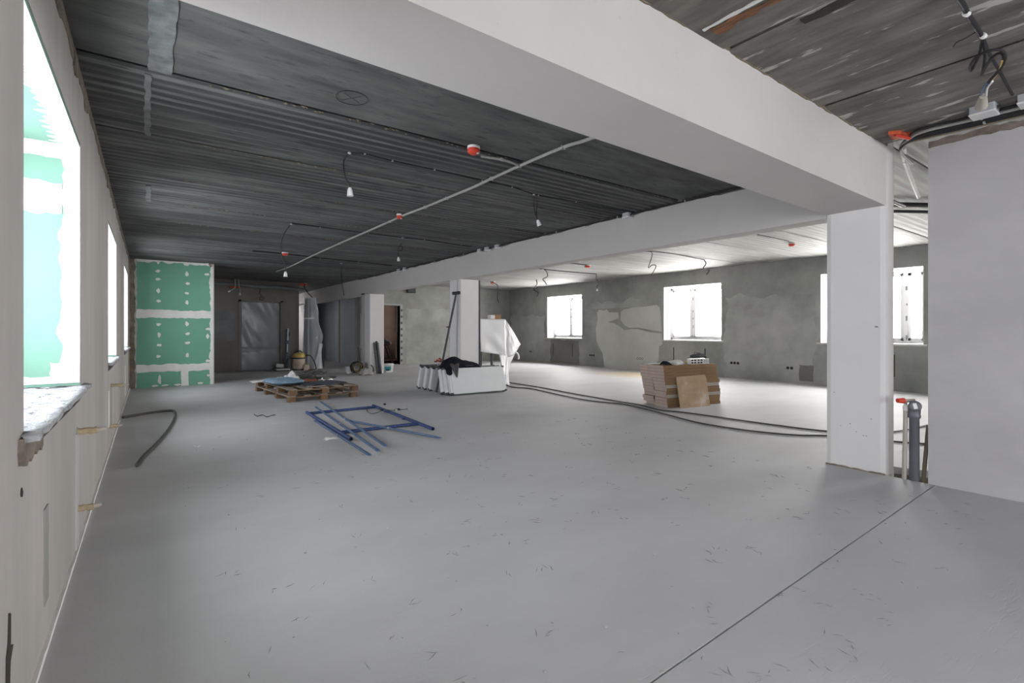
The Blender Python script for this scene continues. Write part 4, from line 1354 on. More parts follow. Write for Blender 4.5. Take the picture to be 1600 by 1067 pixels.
# things on the stack
o = crumple('black_pouch', 'cloth_navy', on_stack(0.09, 0.10), 0.16, 0.16, 0.07, 41, freq=5)
tag(o, 'small black pouch at the left end on top of the board stack', 'pouch')
for k, (x, y, a, lb) in enumerate([(0.30, 0.14, 0.2, 'white crumpled paper left of the middle on the board stack'), (0.52, 0.36, -0.3, 'larger white paper sheet in the middle of the board stack top')]):
    o = crumple('paper_sheet', 'paper', on_stack(x, y, 0.0), 0.26, 0.20, 0.06, 44 + k, freq=4, thin=0.004)
    o.rotation_euler = (0, 0, a)
    tag(o, lb, 'paper', 'papers on the board stack')
for k in range(3):
    t = thing('socket_block', ['left', 'middle', 'right'][k] + ' block of white modular sockets on the front edge of the board stack', 'socket block', on_stack(0.565 + 0.135 * k, 0.06), 'white socket blocks on the board stack', (0, 0, SA))
    MB().bev((0, 0, 0), (0.13, 0.08, 0.085), 0.004).build('block_body', 'white_plastic', t)
    if k < 2:
        for i in range(2):
            for j in range(2):
                MB().bev((0.012 + 0.06 * i, -0.004, 0.010 + 0.040 * j), (0.055 + 0.06 * i, 0.002, 0.036 + 0.040 * j), 0.002).build('black_opening', 'black', t)
    else:
        for i in range(3):
            MB().bev((0.012 + 0.04 * i, -0.003, 0.015), (0.042 + 0.04 * i, 0.002, 0.07), 0.002).build('grey_key', 'grey_plastic', t)
tool = thing('power_tool', 'dark grey power tool with a black cable on top of the socket blocks', 'power tool', on_stack(0.60, 0.10, 0.0862), None, (0, 0, SA))
MB().tube([(0.0, 0.02, 0.035), (0.06, 0.02, 0.04), (0.20, 0.02, 0.045), (0.30, 0.02, 0.05)], [0.012, 0.03, 0.036, 0.028], 12).build('motor_housing', 'dark_grey', tool)
MB().tube(spline([(0.24, 0.02, 0.05), (0.31, 0.02, 0.035), (0.36, 0.02, 0.0), (0.375, 0.02, -0.05)], 5), 0.02, 10).build('grip', 'black', tool)
MB().tube([(0.0, 0.02, 0.035), (-0.05, 0.02, 0.032)], 0.007, 8).build('bit', 'steel', tool)
MB().tube(spline([(0.12, 0.03, 0.075), (0.15, 0.05, 0.10), (0.20, 0.06, 0.085), (0.26, 0.05, 0.08)], 5), 0.007, 6).build('tool_cable', 'black', tool)
o = MB().bev((0, 0, 0), (0.06, 0.05, 0.03), 0.008).build('orange_tape_measure', 'orange_red')
o.location = on_stack(1.0, 0.22)
tag(o, 'small orange-red block at the right end on top of the board stack', 'tool')
o = crumple('yellow_rag', 'yellow', on_stack(0.78, 0.32, 0.0), 0.12, 0.1, 0.04, 52)
tag(o, 'small yellowish rag behind the socket blocks on the board stack', 'rag')
wk = MB().bev((0, 0, 0), (0.30, 0.09, 0.012), 0.003).build('flat_bar', 'grey_plastic')
wk.location = on_stack(-0.12, 0.28, 0.0)
tag(wk, 'thin grey bar sticking out over the left end of the board stack', 'bar')

# ---------------------------------------------------------------- cables on the floor
pts = [(6.759, 9.774, 0.012), (6.652, 9.135, 0.012), (6.594, 7.935, 0.012), (6.447, 6.826, 0.012), (6.356, 5.793, 0.012), (6.331, 5.229, 0.012), (6.180, 4.744, 0.012), (6.276, 4.316, 0.012), (6.320, 3.615, 0.012), (6.368, 2.979, 0.012), (6.451, 2.580, 0.012), (6.609, 2.307, 0.012), (7.099, 2.085, 0.012), (7.903, 1.990, 0.012), (8.954, 1.908, 0.012)]
o = MB().tube(spline(pts, 6), 0.010, 8).build('floor_cable', 'cable_dark')
tag(o, 'dark floor cable passing close under the front of the board stack', 'cable', 'dark cables along the floor')
pts = [(6.341, 9.194, 0.012), (6.183, 8.377, 0.012), (6.311, 8.001, 0.012), (6.101, 6.795, 0.012), (6.034, 6.074, 0.012), (6.163, 5.480, 0.012), (6.095, 5.035, 0.012), (5.923, 4.437, 0.012), (5.722, 3.794, 0.012), (5.725, 3.275, 0.012), (5.810, 2.933, 0.012), (5.961, 2.649, 0.012), (6.177, 2.471, 0.012), (6.372, 2.224, 0.012), (6.447, 1.894, 0.012), (6.571, 1.655, 0.012), (6.599, 1.358, 0.012)]
o = MB().tube(spline(pts, 6), 0.010, 8).build('floor_cable', 'cable_dark')
tag(o, 'dark floor cable on the nearer course, bowing towards the middle of the hall', 'cable', 'dark cables along the floor')
pts = [(-0.282, 8.605, 0.016), (-0.123, 8.745, 0.016), (0.060, 8.882, 0.016), (0.229, 8.936, 0.016), (0.303, 8.811, 0.016), (0.289, 8.190, 0.016), (0.199, 7.274, 0.016), (0.070, 6.403, 0.016), (-0.034, 5.854, 0.016), (-0.082, 5.474, 0.016)]
sp = spline(pts, 8)
o = MB().tube(sp, [0.016 + 0.0015 * (i % 2) for i in range(len(sp))], 10).build('corrugated_hose', 'cable_dark')
tag(o, 'dark corrugated hose lying in a bend on the floor by the left wall', 'hose')

# ---------------------------------------------------------------- pipes in the gap by the right partition
dr = thing('drain_pipe', 'dark grey drain pipe with a capped socket rising beside the right partition', 'pipe', (4.955, 1.335, -0.06))
MB().lathe([(0.034, 0), (0.034, 0.555), (0.041, 0.56), (0.044, 0.57), (0.044, 0.585), (0.041, 0.59), (0.041, 0.62)], 20).build('pipe_body', 'pipe_grey', dr)
el = MB().tube(spline([(0, 0, 0.60), (0, -0.002, 0.64), (-0.012, -0.008, 0.66)], 4), 0.042, 18)
el.build('elbow', 'pipe_grey', dr)
cpm = Matrix.Translation((-0.014, -0.010, 0.655)) @ Matrix.Rotation(math.radians(-106), 4, Vector((0.59, -0.81, 0)).cross(Vector((0, 0, 1))).normalized().cross(Vector((0, 0, 1))))
dirv = Vector((-0.93, -0.34, 0.12)).normalized()
q = Vector((0, 0, 1)).rotation_difference(dirv).to_matrix().to_4x4()
MB().lathe([(0.043, 0), (0.043, 0.03), (0.036, 0.034), (0.02, 0.034)], 18, Matrix.Translation((-0.010, -0.006, 0.655)) @ q).build('end_cap', 'pipe_grey', dr)
MB().bev((-0.022, -0.012, 0.0345), (0.022, 0.012, 0.036), 0.0005, Matrix.Translation((-0.010, -0.006, 0.655)) @ q @ Matrix.Rotation(0.6, 4, 'Z')).build('sticker', 'paper', dr)
wp = thing('water_pipe', 'beige water pipe ending in a red tap left of the drain pipe', 'pipe', (4.93, 1.395, -0.06))
MB().tube([(0, 0, 0), (0.004, -0.01, 0.62)], 0.016, 12).build('pipe_body', 'pipe_beige', wp)
MB().tube([(0.004, -0.01, 0.615), (0.004, -0.01, 0.66)], 0.019, 10).build('white_fitting', 'white_plastic', wp)
MB().tube([(-0.03, -0.0, 0.695), (0.06, -0.05, 0.695)], 0.014, 10).build('tap_body', 'pipe_beige', wp)
MB().tube([(0.004, -0.01, 0.655), (0.004, -0.01, 0.70)], 0.011, 8).build('tap_neck', 'steel', wp)
MB().tube([(-0.065, 0.025, 0.695), (-0.02, -0.002, 0.695)], [0.018, 0.024], 10).build('red_handle', 'red_plastic', wp)
br = thing('pipe_sleeve', 'brown pipe sleeve leaning against the edge of the right partition', 'pipe', (4.99, 1.29, -0.06))
MB().tube([(0, 0, 0), (0.06, -0.02, 0.50)], 0.014, 12, caps=False).build('sleeve_tube', 'pipe_brown', br)
MB().tube([(0, 0, 0.002), (0.0599, -0.02, 0.498)], 0.010, 10).build('inner_tube', 'pipe_beige', br)

# ---------------------------------------------------------------- foam pipe stubs out of the left wall
for k, (y, z, L, lb) in enumerate([(3.61, 0.645, 0.135, 'yellowish foam pipe stub sticking out of the left wall below the first window, upper one'),
                                   (3.61, 0.223, 0.115, 'yellowish foam pipe stub low on the left wall near the floor, nearest one'),
                                   (6.33, 0.252, 0.115, 'lower foam pipe stub on the left wall under the second window'),
                                   (6.60, 0.63, 0.16, 'upper foam pipe stub on the left wall under the second window')]):
    t = thing('pipe_stub', lb, 'pipe', (XL - 0.01, y, z), 'pipe stubs for radiators')
    n = 14
    rr = random.Random(k)
    prof = [(0.0 + L * 0.72 * i / n, 0, 0.002 * math.sin(i)) for i in range(n + 1)]
    MB().tube(prof, [0.017 + rr.uniform(-0.003, 0.003) for _ in prof], 9).build('foam_sleeve', 'foam', t)
    MB().tube([(L * 0.70, 0, 0), (L, 0.004, 0.004)], [0.014, 0.011], 9).build('pipe_end', 'pipe_beige', t)
    MB().lathe([(0.03, 0), (0.026, 0.012), (0.016, 0.014)], 12, Matrix.Rotation(PI / 2, 4, 'Y')).build('wall_collar', 'cement', t)

# ---------------------------------------------------------------- back left: drill stand, vacuum, wrapped roll
ds = thing('drill_stand', 'dark blue core drill stand with pale base against the dark end wall', 'drill stand', (3.28, 15.95, 0))
MB().bev((-0.28, -0.20, 0.03), (0.10, 0.06, 0.075), 0.015).build('base_plate', 'grey_plastic', ds)
for (x, y) in ((-0.25, -0.16), (0.07, -0.16), (-0.25, 0.03), (0.07, 0.03)):
    MB().lathe([(0.03, 0), (0.034, 0.015), (0.02, 0.035)], 10, Matrix.Translation((x, y, 0))).build('levelling_foot', 'dark_grey', ds)
MB().bev((-0.015, -0.035, 0.07), (0.055, 0.035, 1.24), 0.006, Matrix.Rotation(0.03, 4, 'Y')).build('column', 'drill_blue', ds)
MB().bev((0.02, -0.042, 0.9), (0.058, -0.036, 1.26), 0.002, Matrix.Rotation(0.03, 4, 'Y')).build('rack_strip', 'grey_plastic', ds)
MB().bev((0.02, -0.046, 0.55), (0.05, -0.036, 0.80), 0.002, Matrix.Rotation(0.03, 4, 'Y')).build('scale_label', 'grey_plastic', ds)
MB().tube([(0.10, 0, 1.02), (0.11, 0, 1.14)], 0.03, 10).build('feed_handle', 'black', ds)
MB().tube([(0.08, -0.01, 0.10), (0.10, -0.02, 0.36)], [0.09, 0.07], 12).build('motor', 'dark_grey', ds)
MB().tube([(-0.27, -0.10, 0.17), (-0.07, -0.10, 0.15)], [0.055, 0.06], 12).build('water_tank', 'grey_plastic', ds)
vc = thing('vacuum_cleaner', 'beige construction vacuum with a yellow top beside the drill stand', 'vacuum cleaner', (3.66, 15.95, 0))
MB().lathe([(0.17, 0.05), (0.19, 0.08), (0.185, 0.33), (0.19, 0.35)], 20).build('tank', 'tank', vc)
MB().lathe([(0.20, 0.345), (0.205, 0.365), (0.20, 0.385)], 20).build('rim_band', 'black', vc)
MB().lathe([(0.19, 0.385), (0.18, 0.45), (0.14, 0.51), (0.05, 0.535)], 20).build('motor_head', 'yellow', vc)
MB().tube(spline([(-0.12, 0, 0.50), (-0.06, 0, 0.57), (0.06, 0, 0.57), (0.12, 0, 0.50)], 5), 0.016, 8).build('carry_handle', 'black', vc)
for a in (0.6, 2.2, 3.8, 5.4):
    MB().lathe([(0.028, 0), (0.035, 0.02), (0.028, 0.055)], 10, Matrix.Translation((0.15 * math.cos(a), 0.15 * math.sin(a), 0))).build('castor', 'dark_grey', vc)
MB().bev((0.10, -0.22, 0.0), (0.26, 0.0, 0.17), 0.02).build('foot_box', 'tank', vc)
hs = MB().tube(spline([(0.17, -0.05, 0.42), (0.30, -0.12, 0.44), (0.40, -0.20, 0.25), (0.44, -0.25, 0.05), (0.36, -0.32, 0.02), (0.2, -0.34, 0.02)], 6), 0.02, 8).build('suction_hose', 'cable_dark', vc)

wrp = thing('wrapped_roll', 'tall blue-grey roll wrapped in clear plastic film at the corridor corner', 'roll', (4.10, 16.35, 0))
MB().lathe([(0.19, 0.0), (0.19, 0.3), (0.18, 1.2), (0.16, 1.8), (0.14, 2.14), (0.09, 2.19)], 20).build('roll_core', 'roll_dark', wrp)


def wrapfn(u, v):
    a = 2 * PI * u
    z = 2.22 * v
    right = max(0.0, math.cos(a + 0.4))
    r = 0.222 - 0.06 * v
    r += right * (0.16 * math.exp(-((v - 0.45) / 0.17) ** 2) + 0.05 * math.exp(-((v - 0.8) / 0.1) ** 2))
    r += 0.10 * math.exp(-(v / 0.10) ** 2) * (0.4 + right)
    f_ = 1 + 0.10 * noise.noise(Vector((math.cos(a) * 3, math.sin(a) * 3, z * 0.9))) + 0.04 * math.sin(a * 11 + z)
    r = max(r * f_, 0.218 - 0.06 * v)
    return (r * math.cos(a), r * math.sin(a), max(0.01, z))


MB().grid(wrapfn, 48, 40).build('film_wrap', 'film_clear', wrp)
MB().lathe([(0.20, 1.55), (0.212, 1.57), (0.20, 1.59)], 20).build('tape_band', 'film_white', wrp)


def gath(u, v):
    a = 2 * PI * u
    r = 0.035 + 0.15 * max(0, 0.75 - v) ** 1.3 * (1 + 0.35 * math.sin(a * 7)) + 0.03 * v
    return (0.14 + 0.10 * v + r * math.cos(a), -0.26 + r * math.sin(a) * 0.6, 0.01 + 0.78 * v)


MB().grid(gath, 56, 16).build('gathered_film', 'film_milky', wrp)
tb = MB().tube([(0, 0, 0), (0.03, 0, 0.62)], 0.06, 12).build('short_tube', 'dark_grey')
tb.location = (4.56, 16.75, 0)
tag(tb, 'short dark tube standing behind the film-wrapped roll', 'tube')

# ---------------------------------------------------------------- by the far column
b1_ = thing('white_bucket', 'small plain white bucket left of the wire coil near the far column', 'bucket', (4.55, 14.0, 0))
MB().lathe([(0.085, 0.0), (0.095, 0.01), (0.11, 0.17), (0.116, 0.175), (0.116, 0.185), (0.105, 0.186), (0.10, 0.17), (0.085, 0.02)], 18).build('bucket_body', 'white_plastic', b1_)
coil = thing('wire_coil', 'tangled coil of yellowish and black wire standing by the far column', 'coil', (4.62, 13.58, 0))
rg = random.Random(6)
for k in range(16):
    c = Vector((rg.uniform(-0.03, 0.03), rg.uniform(-0.03, 0.03), 0.20))
    r = rg.uniform(0.11, 0.18)
    tx, ty = rg.uniform(-0.5, 0.5), rg.uniform(-0.6, 0.6)
    rot = Matrix.Rotation(PI / 2 + tx, 4, 'X') @ Matrix.Rotation(ty, 4, 'Y')
    pts = [c + rot @ Vector((r * math.cos(2 * PI * q / 14), r * 0.95 * math.sin(2 * PI * q / 14), rg.uniform(-0.01, 0.01))) for q in range(15)]
    for p in pts:
        p.z = max(p.z, 0.012)
    MB().tube(pts, 0.011, 6).build('wire_loop', 'brass' if k % 2 else 'cable_black', coil)
bag = crumple('tool_bag', 'cement', (5.00, 13.60 - 0.32, 0), 0.34, 0.26, 0.24, 61, freq=5)
bag.location = (4.74, 13.15, 0)
tag(bag, 'grey dusty bag slumped at the foot of the far column', 'bag')
bl = MB().tube(spline([(4.91, 13.20, 0.016), (4.94, 13.18, 0.12), (4.93, 13.20, 0.20), (4.88, 13.22, 0.26)], 5), 0.016, 8).build('strap_loop', 'cable_black')
tag(bl, 'black strap arching beside the grey bag at the far column', 'strap')
rod = thing('leaning_rod', 'thin dark rod leaning left beside the far column, foot by the wire coil', 'rod', (4.95, 13.9, 0))
part_tube('rod_shaft', [(4.74, 13.50, 0.0), (4.80, 14.02, 0.72)], 0.012, 'cable_dark', rod)
for k, (x, dx, h_, m, lb) in enumerate([(5.10, -0.06, 0.86, 'dark_grey', 'leftmost dark pipe of three leaning on the far column'),
                                        (5.156, -0.05, 0.90, 'black', 'middle and tallest pipe of three leaning on the far column'),
                                        (5.212, -0.06, 0.855, 'pipe_grey', 'rightmost grey pipe of three leaning on the far column')]):
    o = thing('leaning_pipe', lb, 'pipe', (x, 13.30, 0), 'dark pipes leaning on the far column')
    p, q_ = Vector((0, 0, 0)), Vector((dx, 0.09, h_))
    MB().tube([p, q_], 0.026, 12, caps=False).build('pipe_body', m, o)
    d = (q_ - p).normalized()
    MB().tube([p + d * 0.01, q_ - d * 0.03], 0.020, 10).build('bore', 'black', o)
pb = thing('paint_bucket', 'white paint bucket with a teal label right of the far column', 'bucket', (5.60, 13.75, 0))
MB().lathe([(0.115, 0.0), (0.125, 0.01), (0.142, 0.20), (0.15, 0.205), (0.15, 0.222), (0.14, 0.225)], 20).build('bucket_body', 'white_plastic', pb)
MB().lathe([(0.153, 0.222), (0.153, 0.236), (0.14, 0.24), (0.02, 0.24)], 20).build('lid', 'white_plastic', pb)
lbv = MB()
lbv.grid(lambda u, v: ((0.128 + 0.0145 * (v * 0.6 + 0.2)) * math.cos(-2.9 + u * 1.5), (0.128 + 0.0145 * (v * 0.6 + 0.2)) * math.sin(-2.9 + u * 1.5), 0.05 + 0.11 * v), 10, 2, 0.0)
lbv.build('label', 'teal', pb)
lbv = MB()
lbv.grid(lambda u, v: (0.1375 * math.cos(-2.5 + u * 0.7), 0.1375 * math.sin(-2.5 + u * 0.7), 0.045 + 0.05 * v), 8, 2, 0.0)
lbv.build('label_mark', 'drill_blue', pb)

# sawhorse in the dark doorway
sh = thing('folding_sawhorse', 'dark red folding sawhorse with a bundle on it inside the dark doorway', 'sawhorse', (6.75, 16.95, 0))
for x in (-0.12, 0.12):
    for s_ in (-1, 1):
        MB().bev((-0.025, -0.02, 0), (0.025, 0.02, 0.74), 0.004, Matrix.Translation((x * 0.0 + s_ * 0.30, x, 0)) @ Matrix.Rotation(-s_ * 0.33, 4, 'Y')).build('leg', 'red_brown', sh)
MB().bev((-0.42, -0.16, 0.15), (0.42, -0.12, 0.20), 0.004).build('cross_rail', 'red_brown', sh)
MB().bev((-0.42, 0.10, 0.15), (0.42, 0.14, 0.20), 0.004).build('cross_rail', 'red_brown', sh)
MB().bev((-0.16, -0.14, 0.66), (0.14, 0.14, 0.72), 0.006).build('top_beam', 'red_brown', sh)
o = crumple('dark_bundle', 'black', (6.72, 16.95, 0.722), 0.5, 0.34, 0.26, 71, freq=4)
tag(o, 'black bundle lying on the sawhorse in the dark doorway', 'bundle')
# black box high on the end wall
jb = thing('junction_box', 'black box high on the end wall right of the dark doorway', 'box', (7.54, YE, 2.62))
MB().bev((-0.16, -0.10, -0.09), (0.16, 0.0, 0.09), 0.006).build('box_body', 'black', jb)
MB().bev((-0.15, -0.106, -0.08), (0.15, -0.099, 0.08), 0.004).build('box_cover', 'dark_grey', jb)

# ---------------------------------------------------------------- ceiling services, left bay
def conduit(name, pts, r, m, label, clips=(), z=None, cat='conduit', group=None):
    """run fixed along the ceiling, with saddle clips"""
    t = thing(name, label, cat, pts[0], group)
    o = Vector(pts[0])
    MB().tube([p - o for p in spline(pts, 6)], r, 8).build('conduit_run' if cat == 'conduit' else 'cable_run', m, t)
    for c in clips:
        c = Vector(c) - o
        MB().bev((c.x - r * 1.3, c.y - 0.006, c.z - r * 1.15), (c.x + r * 1.3, c.y + 0.006, c.z + r + 0.001), 0.001).build('saddle_clip', 'grey_plastic', t)
    return t


zc = 2.655
mp_ = [(2.78, 1.99, 2.655), (2.710, 2.722, 2.655), (2.665, 2.968, 2.655), (2.654, 3.530, 2.655), (2.660, 3.987, 2.655), (2.667, 4.325, 2.655), (2.654, 4.866, 2.655), (2.640, 5.371, 2.655), (2.612, 5.854, 2.655), (2.608, 6.359, 2.655), (2.605, 6.961, 2.655), (2.587, 8.477, 2.655), (2.585, 10.169, 2.655), (2.614, 12.278, 2.655), (2.557, 13.398, 2.655)]
conduit('main_conduit', mp_, 0.014, 'cable_grey', 'long pale grey conduit running down the middle of the dark ceiling', [mp_[k] for k in (2, 3, 4, 6, 7, 9, 11)])
conduit('branch_conduit', [(2.654, 3.530, 2.655), (2.550, 3.502, 2.655), (2.441, 3.491, 2.655), (2.249, 3.524, 2.655)], 0.011, 'cable_grey', 'short pale conduit branching off to the red detector', [(2.432, 3.487, 2.655)])


def detector(loc, label, z, s_=1.0):
    t = thing('smoke_detector', label, 'smoke detector', (loc[0], loc[1], z), 'red smoke detectors')
    fl_ = Matrix.Scale(-1, 4, Vector((0, 0, 1)))
    MB().lathe([(0.05 * s_, 0.0), (0.052 * s_, 0.018), (0.048 * s_, 0.02)], 20, fl_).build('detector_base', 'white_plastic', t)
    MB().lathe([(0.048 * s_, 0.019), (0.05 * s_, 0.04), (0.046 * s_, 0.05), (0.03 * s_, 0.062), (0.01 * s_, 0.064)], 20, fl_).build('red_cover', 'red_plastic', t)
    MB().lathe([(0.012, 0.0), (0.012, 0.006)], 10, Matrix.Translation((0.02 * s_, -0.03 * s_, -0.062))).build('indicator', 'white_plastic', t)
    return t


detector((2.110, 3.422, 2.680), 'red smoke detector with white base in the middle of the dark ceiling', 2.676)
detector((2.089, 10.184, 2.680), 'small far red smoke detector near the end of the pale conduit', 2.676, 1.2)
detector((2.577, 5.970, 2.680), 'dull red smoke detector halfway along the pale conduit', 2.676, 0.7)


def pendant(label, path, r=0.006, m='cable_black', socket='white_plastic', loops=(), box=False, grp='hanging lamp cables'):
    """cable hanging from the ceiling, ending in a lamp socket"""
    o = Vector(path[0])
    t = thing('hanging_cable', label, 'cable', o, grp)
    pts = [Vector(p) - o for p in path]
    MB().tube(spline(pts, 6), r, 6).build('cable_drop', m, t)
    MB().lathe([(r * 2.2, 0.0), (r * 2.4, 0.012), (r * 1.5, 0.014)], 10, Matrix.Scale(-1, 4, Vector((0, 0, 1)))).build('ceiling_clip', 'grey_plastic', t)
    if socket:
        e = pts[-1]
        d = (pts[-1] - pts[-2]).normalized()
        MB().tube([e - d * 0.005, e + d * 0.02, e + d * 0.05, e + d * 0.065], [0.012, 0.021, 0.024, 0.027], 12).build('lamp_socket', socket, t)
    for lp_ in loops:
        MB().tube(spline([Vector(p) - o for p in lp_], 5), r, 6).build('loose_wire', m, t)
    return t


pendant('hanging lamp cable with white socket, nearest in the dark ceiling bay', [(1.342, 4.125, 2.670), (1.311, 4.160, 2.615), (1.306, 4.160, 2.545), (1.322, 4.160, 2.464), (1.354, 4.160, 2.416), (1.356, 4.160, 2.384)])
k1 = [(1.344, 4.130, 2.672), (1.457, 4.085, 2.672), (1.711, 4.114, 2.672), (2.119, 4.116, 2.672), (2.649, 4.140, 2.672), (3.017, 4.144, 2.672), (3.434, 4.230, 2.672), (3.955, 4.187, 2.672), (4.419, 4.180, 2.672), (4.843, 4.150, 2.672)]
conduit('ceiling_cable', k1, 0.006, 'cable_black', 'black cable clipped across the dark ceiling to the nearest hanging lamp cable', k1[1:8], cat='cable', group='black ceiling cables')
pendant('hanging cable with two loose strands and a small white tip, near the long beam', [(3.359, 4.213, 2.670), (3.587, 4.500, 2.659), (3.606, 4.500, 2.559), (3.644, 4.500, 2.475)], 0.005, loops=([(3.397, 4.217, 2.670), (3.634, 4.500, 2.652), (3.625, 4.500, 2.547), (3.644, 4.500, 2.475)],))
k2 = [(1.596, 7.343, 2.672), (1.975, 7.357, 2.672), (2.685, 7.389, 2.672), (3.266, 7.417, 2.672), (3.624, 7.398, 2.672), (4.366, 7.500, 2.672), (4.587, 7.502, 2.672)]
conduit('ceiling_cable', k2, 0.008, 'cable_black', 'black cable across the ceiling meeting the beam at the grey boxes', k2[1:6], cat='cable', group='black ceiling cables')
pendant('hanging lamp cable with tilted white socket at the far end of the pale conduit', [(1.592, 7.360, 2.670), (1.530, 7.500, 2.548), (1.489, 7.500, 2.374), (1.505, 7.500, 2.216), (1.547, 7.500, 2.103), (1.547, 7.500, 2.014)], 0.008)
pendant('thin hanging lamp cable with white socket in front of the grey beam boxes', [(3.245, 7.419, 2.670), (3.500, 8.000, 2.687), (3.442, 8.000, 2.615), (3.430, 8.000, 2.516), (3.436, 8.000, 2.441)], 0.006, loops=([(3.453, 8.000, 2.638), (3.511, 8.000, 2.633), (3.500, 8.000, 2.567), (3.430, 8.000, 2.560)],))
k3 = [(1.564, 10.315, 2.672), (2.063, 10.334, 2.672), (2.822, 10.514, 2.672), (3.648, 10.618, 2.672), (4.477, 10.802, 2.672)]
conduit('ceiling_cable', k3, 0.009, 'cable_black', 'farthest black cable crossing the dark ceiling towards the beam', k3[1:4], cat='cable', group='black ceiling cables')
pendant('long bare cable hanging in front of the corridor opening', [(3.407, 11.028, 2.670), (3.707, 12.000, 2.586), (3.722, 12.000, 2.359), (3.752, 12.000, 2.177), (3.782, 12.000, 2.026)], 0.012, socket=None)
pendant('short lamp cable with white socket on the end wall near the green partition', [(2.0, 16.2, 2.66), (2.0, 16.2, 2.50), (1.98, 16.2, 2.40), (1.88, 16.2, 2.33)], 0.015, 'cable_grey')
pendant('second lamp cable with white tip on the end wall above the filmed doorway', [(2.10, 16.25, 2.66), (2.10, 16.25, 2.5), (2.13, 16.25, 2.34), (2.13, 16.25, 2.28)], 0.012, 'cable_grey')
pendant('cable coil hanging above the filmed doorway', [(2.70, 16.42, 2.46), (2.68, 16.42, 2.32), (2.72, 16.42, 2.22), (2.72, 16.42, 2.16)], 0.012, 'cable_dark', socket=None,
        loops=([(2.72, 16.42, 2.22), (2.79, 16.42, 2.18), (2.76, 16.42, 2.10), (2.68, 16.42, 2.12), (2.70, 16.42, 2.2)],))
o = MB().bev((-0.03, -0.03, -0.07), (0.06, 0.03, 0.0), 0.008).build('bracket_lamp', 'white_plastic')
o.location = (1.05, GY - 0.05, 2.735)
tag(o, 'small white bracket at the top edge of the green partition', 'bracket')
o = MB().tube(spline([(1.08, GY - 0.06, 2.70), (1.10, GY - 0.07, 2.66), (1.12, GY - 0.07, 2.60)], 4), 0.022, 8).build('dark_clip', 'brown_dark')
tag(o, 'dark clip hanging under the white bracket on the green partition', 'clip')
pendant('black cable sagging down to the top of the wrapped roll', [(3.95, 16.3, 2.66), (3.90, 16.3, 2.55), (4.0, 16.3, 2.38), (4.12, 16.3, 2.25), (4.15, 16.3, 2.2)], 0.015, socket=None)
for k, (x, lb) in enumerate([(2.0, 'red fitting at the left on the pipe run of the end wall'), (3.9, 'red fitting near the corridor corner under the ceiling')]):
    o = MB().bev((-0.12, -0.04, -0.03), (0.12, 0.04, 0.03), 0.008).build('red_fitting', 'orange_red')
    o.location = (x, YE - 0.06, 2.455 if k == 0 else 2.63)
    tag(o, lb, 'fitting', 'red fittings under the ceiling')


def beam_box(loc, label, s_=(0.09, 0.10, 0.055), m='grey_plastic'):
    t = thing('cable_junction', label, 'junction box', loc, 'grey junction boxes on the beam')
    MB().bev((-s_[0] / 2, -s_[1] / 2, -s_[2]), (s_[0] / 2, s_[1] / 2, 0.0), 0.006).build('box_body', m, t)
    MB().bev((-s_[0] / 2 - 0.003, -s_[1] / 2 - 0.003, -s_[2] - 0.008), (s_[0] / 2 + 0.003, s_[1] / 2 + 0.003, -s_[2] + 0.004), 0.003).build('box_lid', 'white_plastic' if m == 'grey_plastic' else m, t)
    for q_ in (-1, 1):
        MB().tube([(0, q_ * s_[1] / 2, -s_[2] / 2), (0, q_ * (s_[1] / 2 + 0.015), -s_[2] / 2)], 0.012, 8).build('cable_gland', 'dark_grey', t)
    return t


for k, (y, lb) in enumerate([(7.66, 'left box of three grey junction boxes where a black cable meets the beam'), (7.42, 'middle box of three grey junction boxes where a black cable meets the beam'), (7.10, 'right box of three grey junction boxes where a black cable meets the beam'),
                             (11.30, 'left of the two far grey boxes on the beam edge'), (10.95, 'right of the two far grey boxes on the beam edge'), (4.22, 'single grey junction box nearest along the long beam')]):
    beam_box((XC - 0.06, y, 2.675), lb)
# cable bundle along the far beam
yb = [14.2, 12.5, 11, 9.5, 8.3, 7.3, 5.6, 4.4, 3.4, 2.0]
pts = [(XC - 0.035 - 0.004 * math.sin(y * 3), y, 2.66) for y in yb]
conduit('beam_cable', pts, 0.011, 'cable_black', 'black cable bundle running along the top edge of the long beam', pts[1:9], cat='cable', group='black ceiling cables')

# ---------------------------------------------------------------- ceiling services, right bay
ZRB = 2.812
pendant('zigzag cable hanging in the right bay in front of the second window', [(8.221, 6.659, 2.812), (8.395, 6.636, 2.812), (8.350, 6.600, 2.698), (8.249, 6.600, 2.480), (8.371, 6.600, 2.542), (8.494, 6.600, 2.525), (8.350, 6.600, 2.330)], 0.008, socket=None, grp='cables hanging in the right bay')
k4 = [(7.996, 6.605, 2.810), (8.691, 6.510, 2.810), (9.402, 6.545, 2.810), (10.270, 6.644, 2.810)]
conduit('ceiling_cable', k4, 0.008, 'cable_black', 'black cable on the bright right-bay ceiling above the second window', k4[1:3], cat='cable', group='black ceiling cables')
pendant('kinked cable hanging just left of the second window top', [(10.283, 6.652, 2.812), (10.277, 6.600, 2.718), (10.177, 6.600, 2.609), (10.404, 6.600, 2.581), (10.302, 6.600, 2.472)], 0.010, socket=None, grp='cables hanging in the right bay')
k5 = [(8.104, 10.114, 2.810), (8.928, 10.202, 2.810), (9.732, 10.174, 2.810), (10.353, 10.114, 2.810)]
conduit('ceiling_cable', k5, 0.009, 'cable_black', 'black cable on the right-bay ceiling above the first window', k5[1:3], cat='cable', group='black ceiling cables')
pendant('cable with white socket hanging right of the first window', [(10.366, 10.127, 2.812), (10.236, 10.000, 2.647), (10.338, 10.000, 2.526), (10.261, 10.000, 2.449), (10.261, 10.000, 2.377)], 0.011, socket='white_plastic', grp='cables hanging in the right bay')
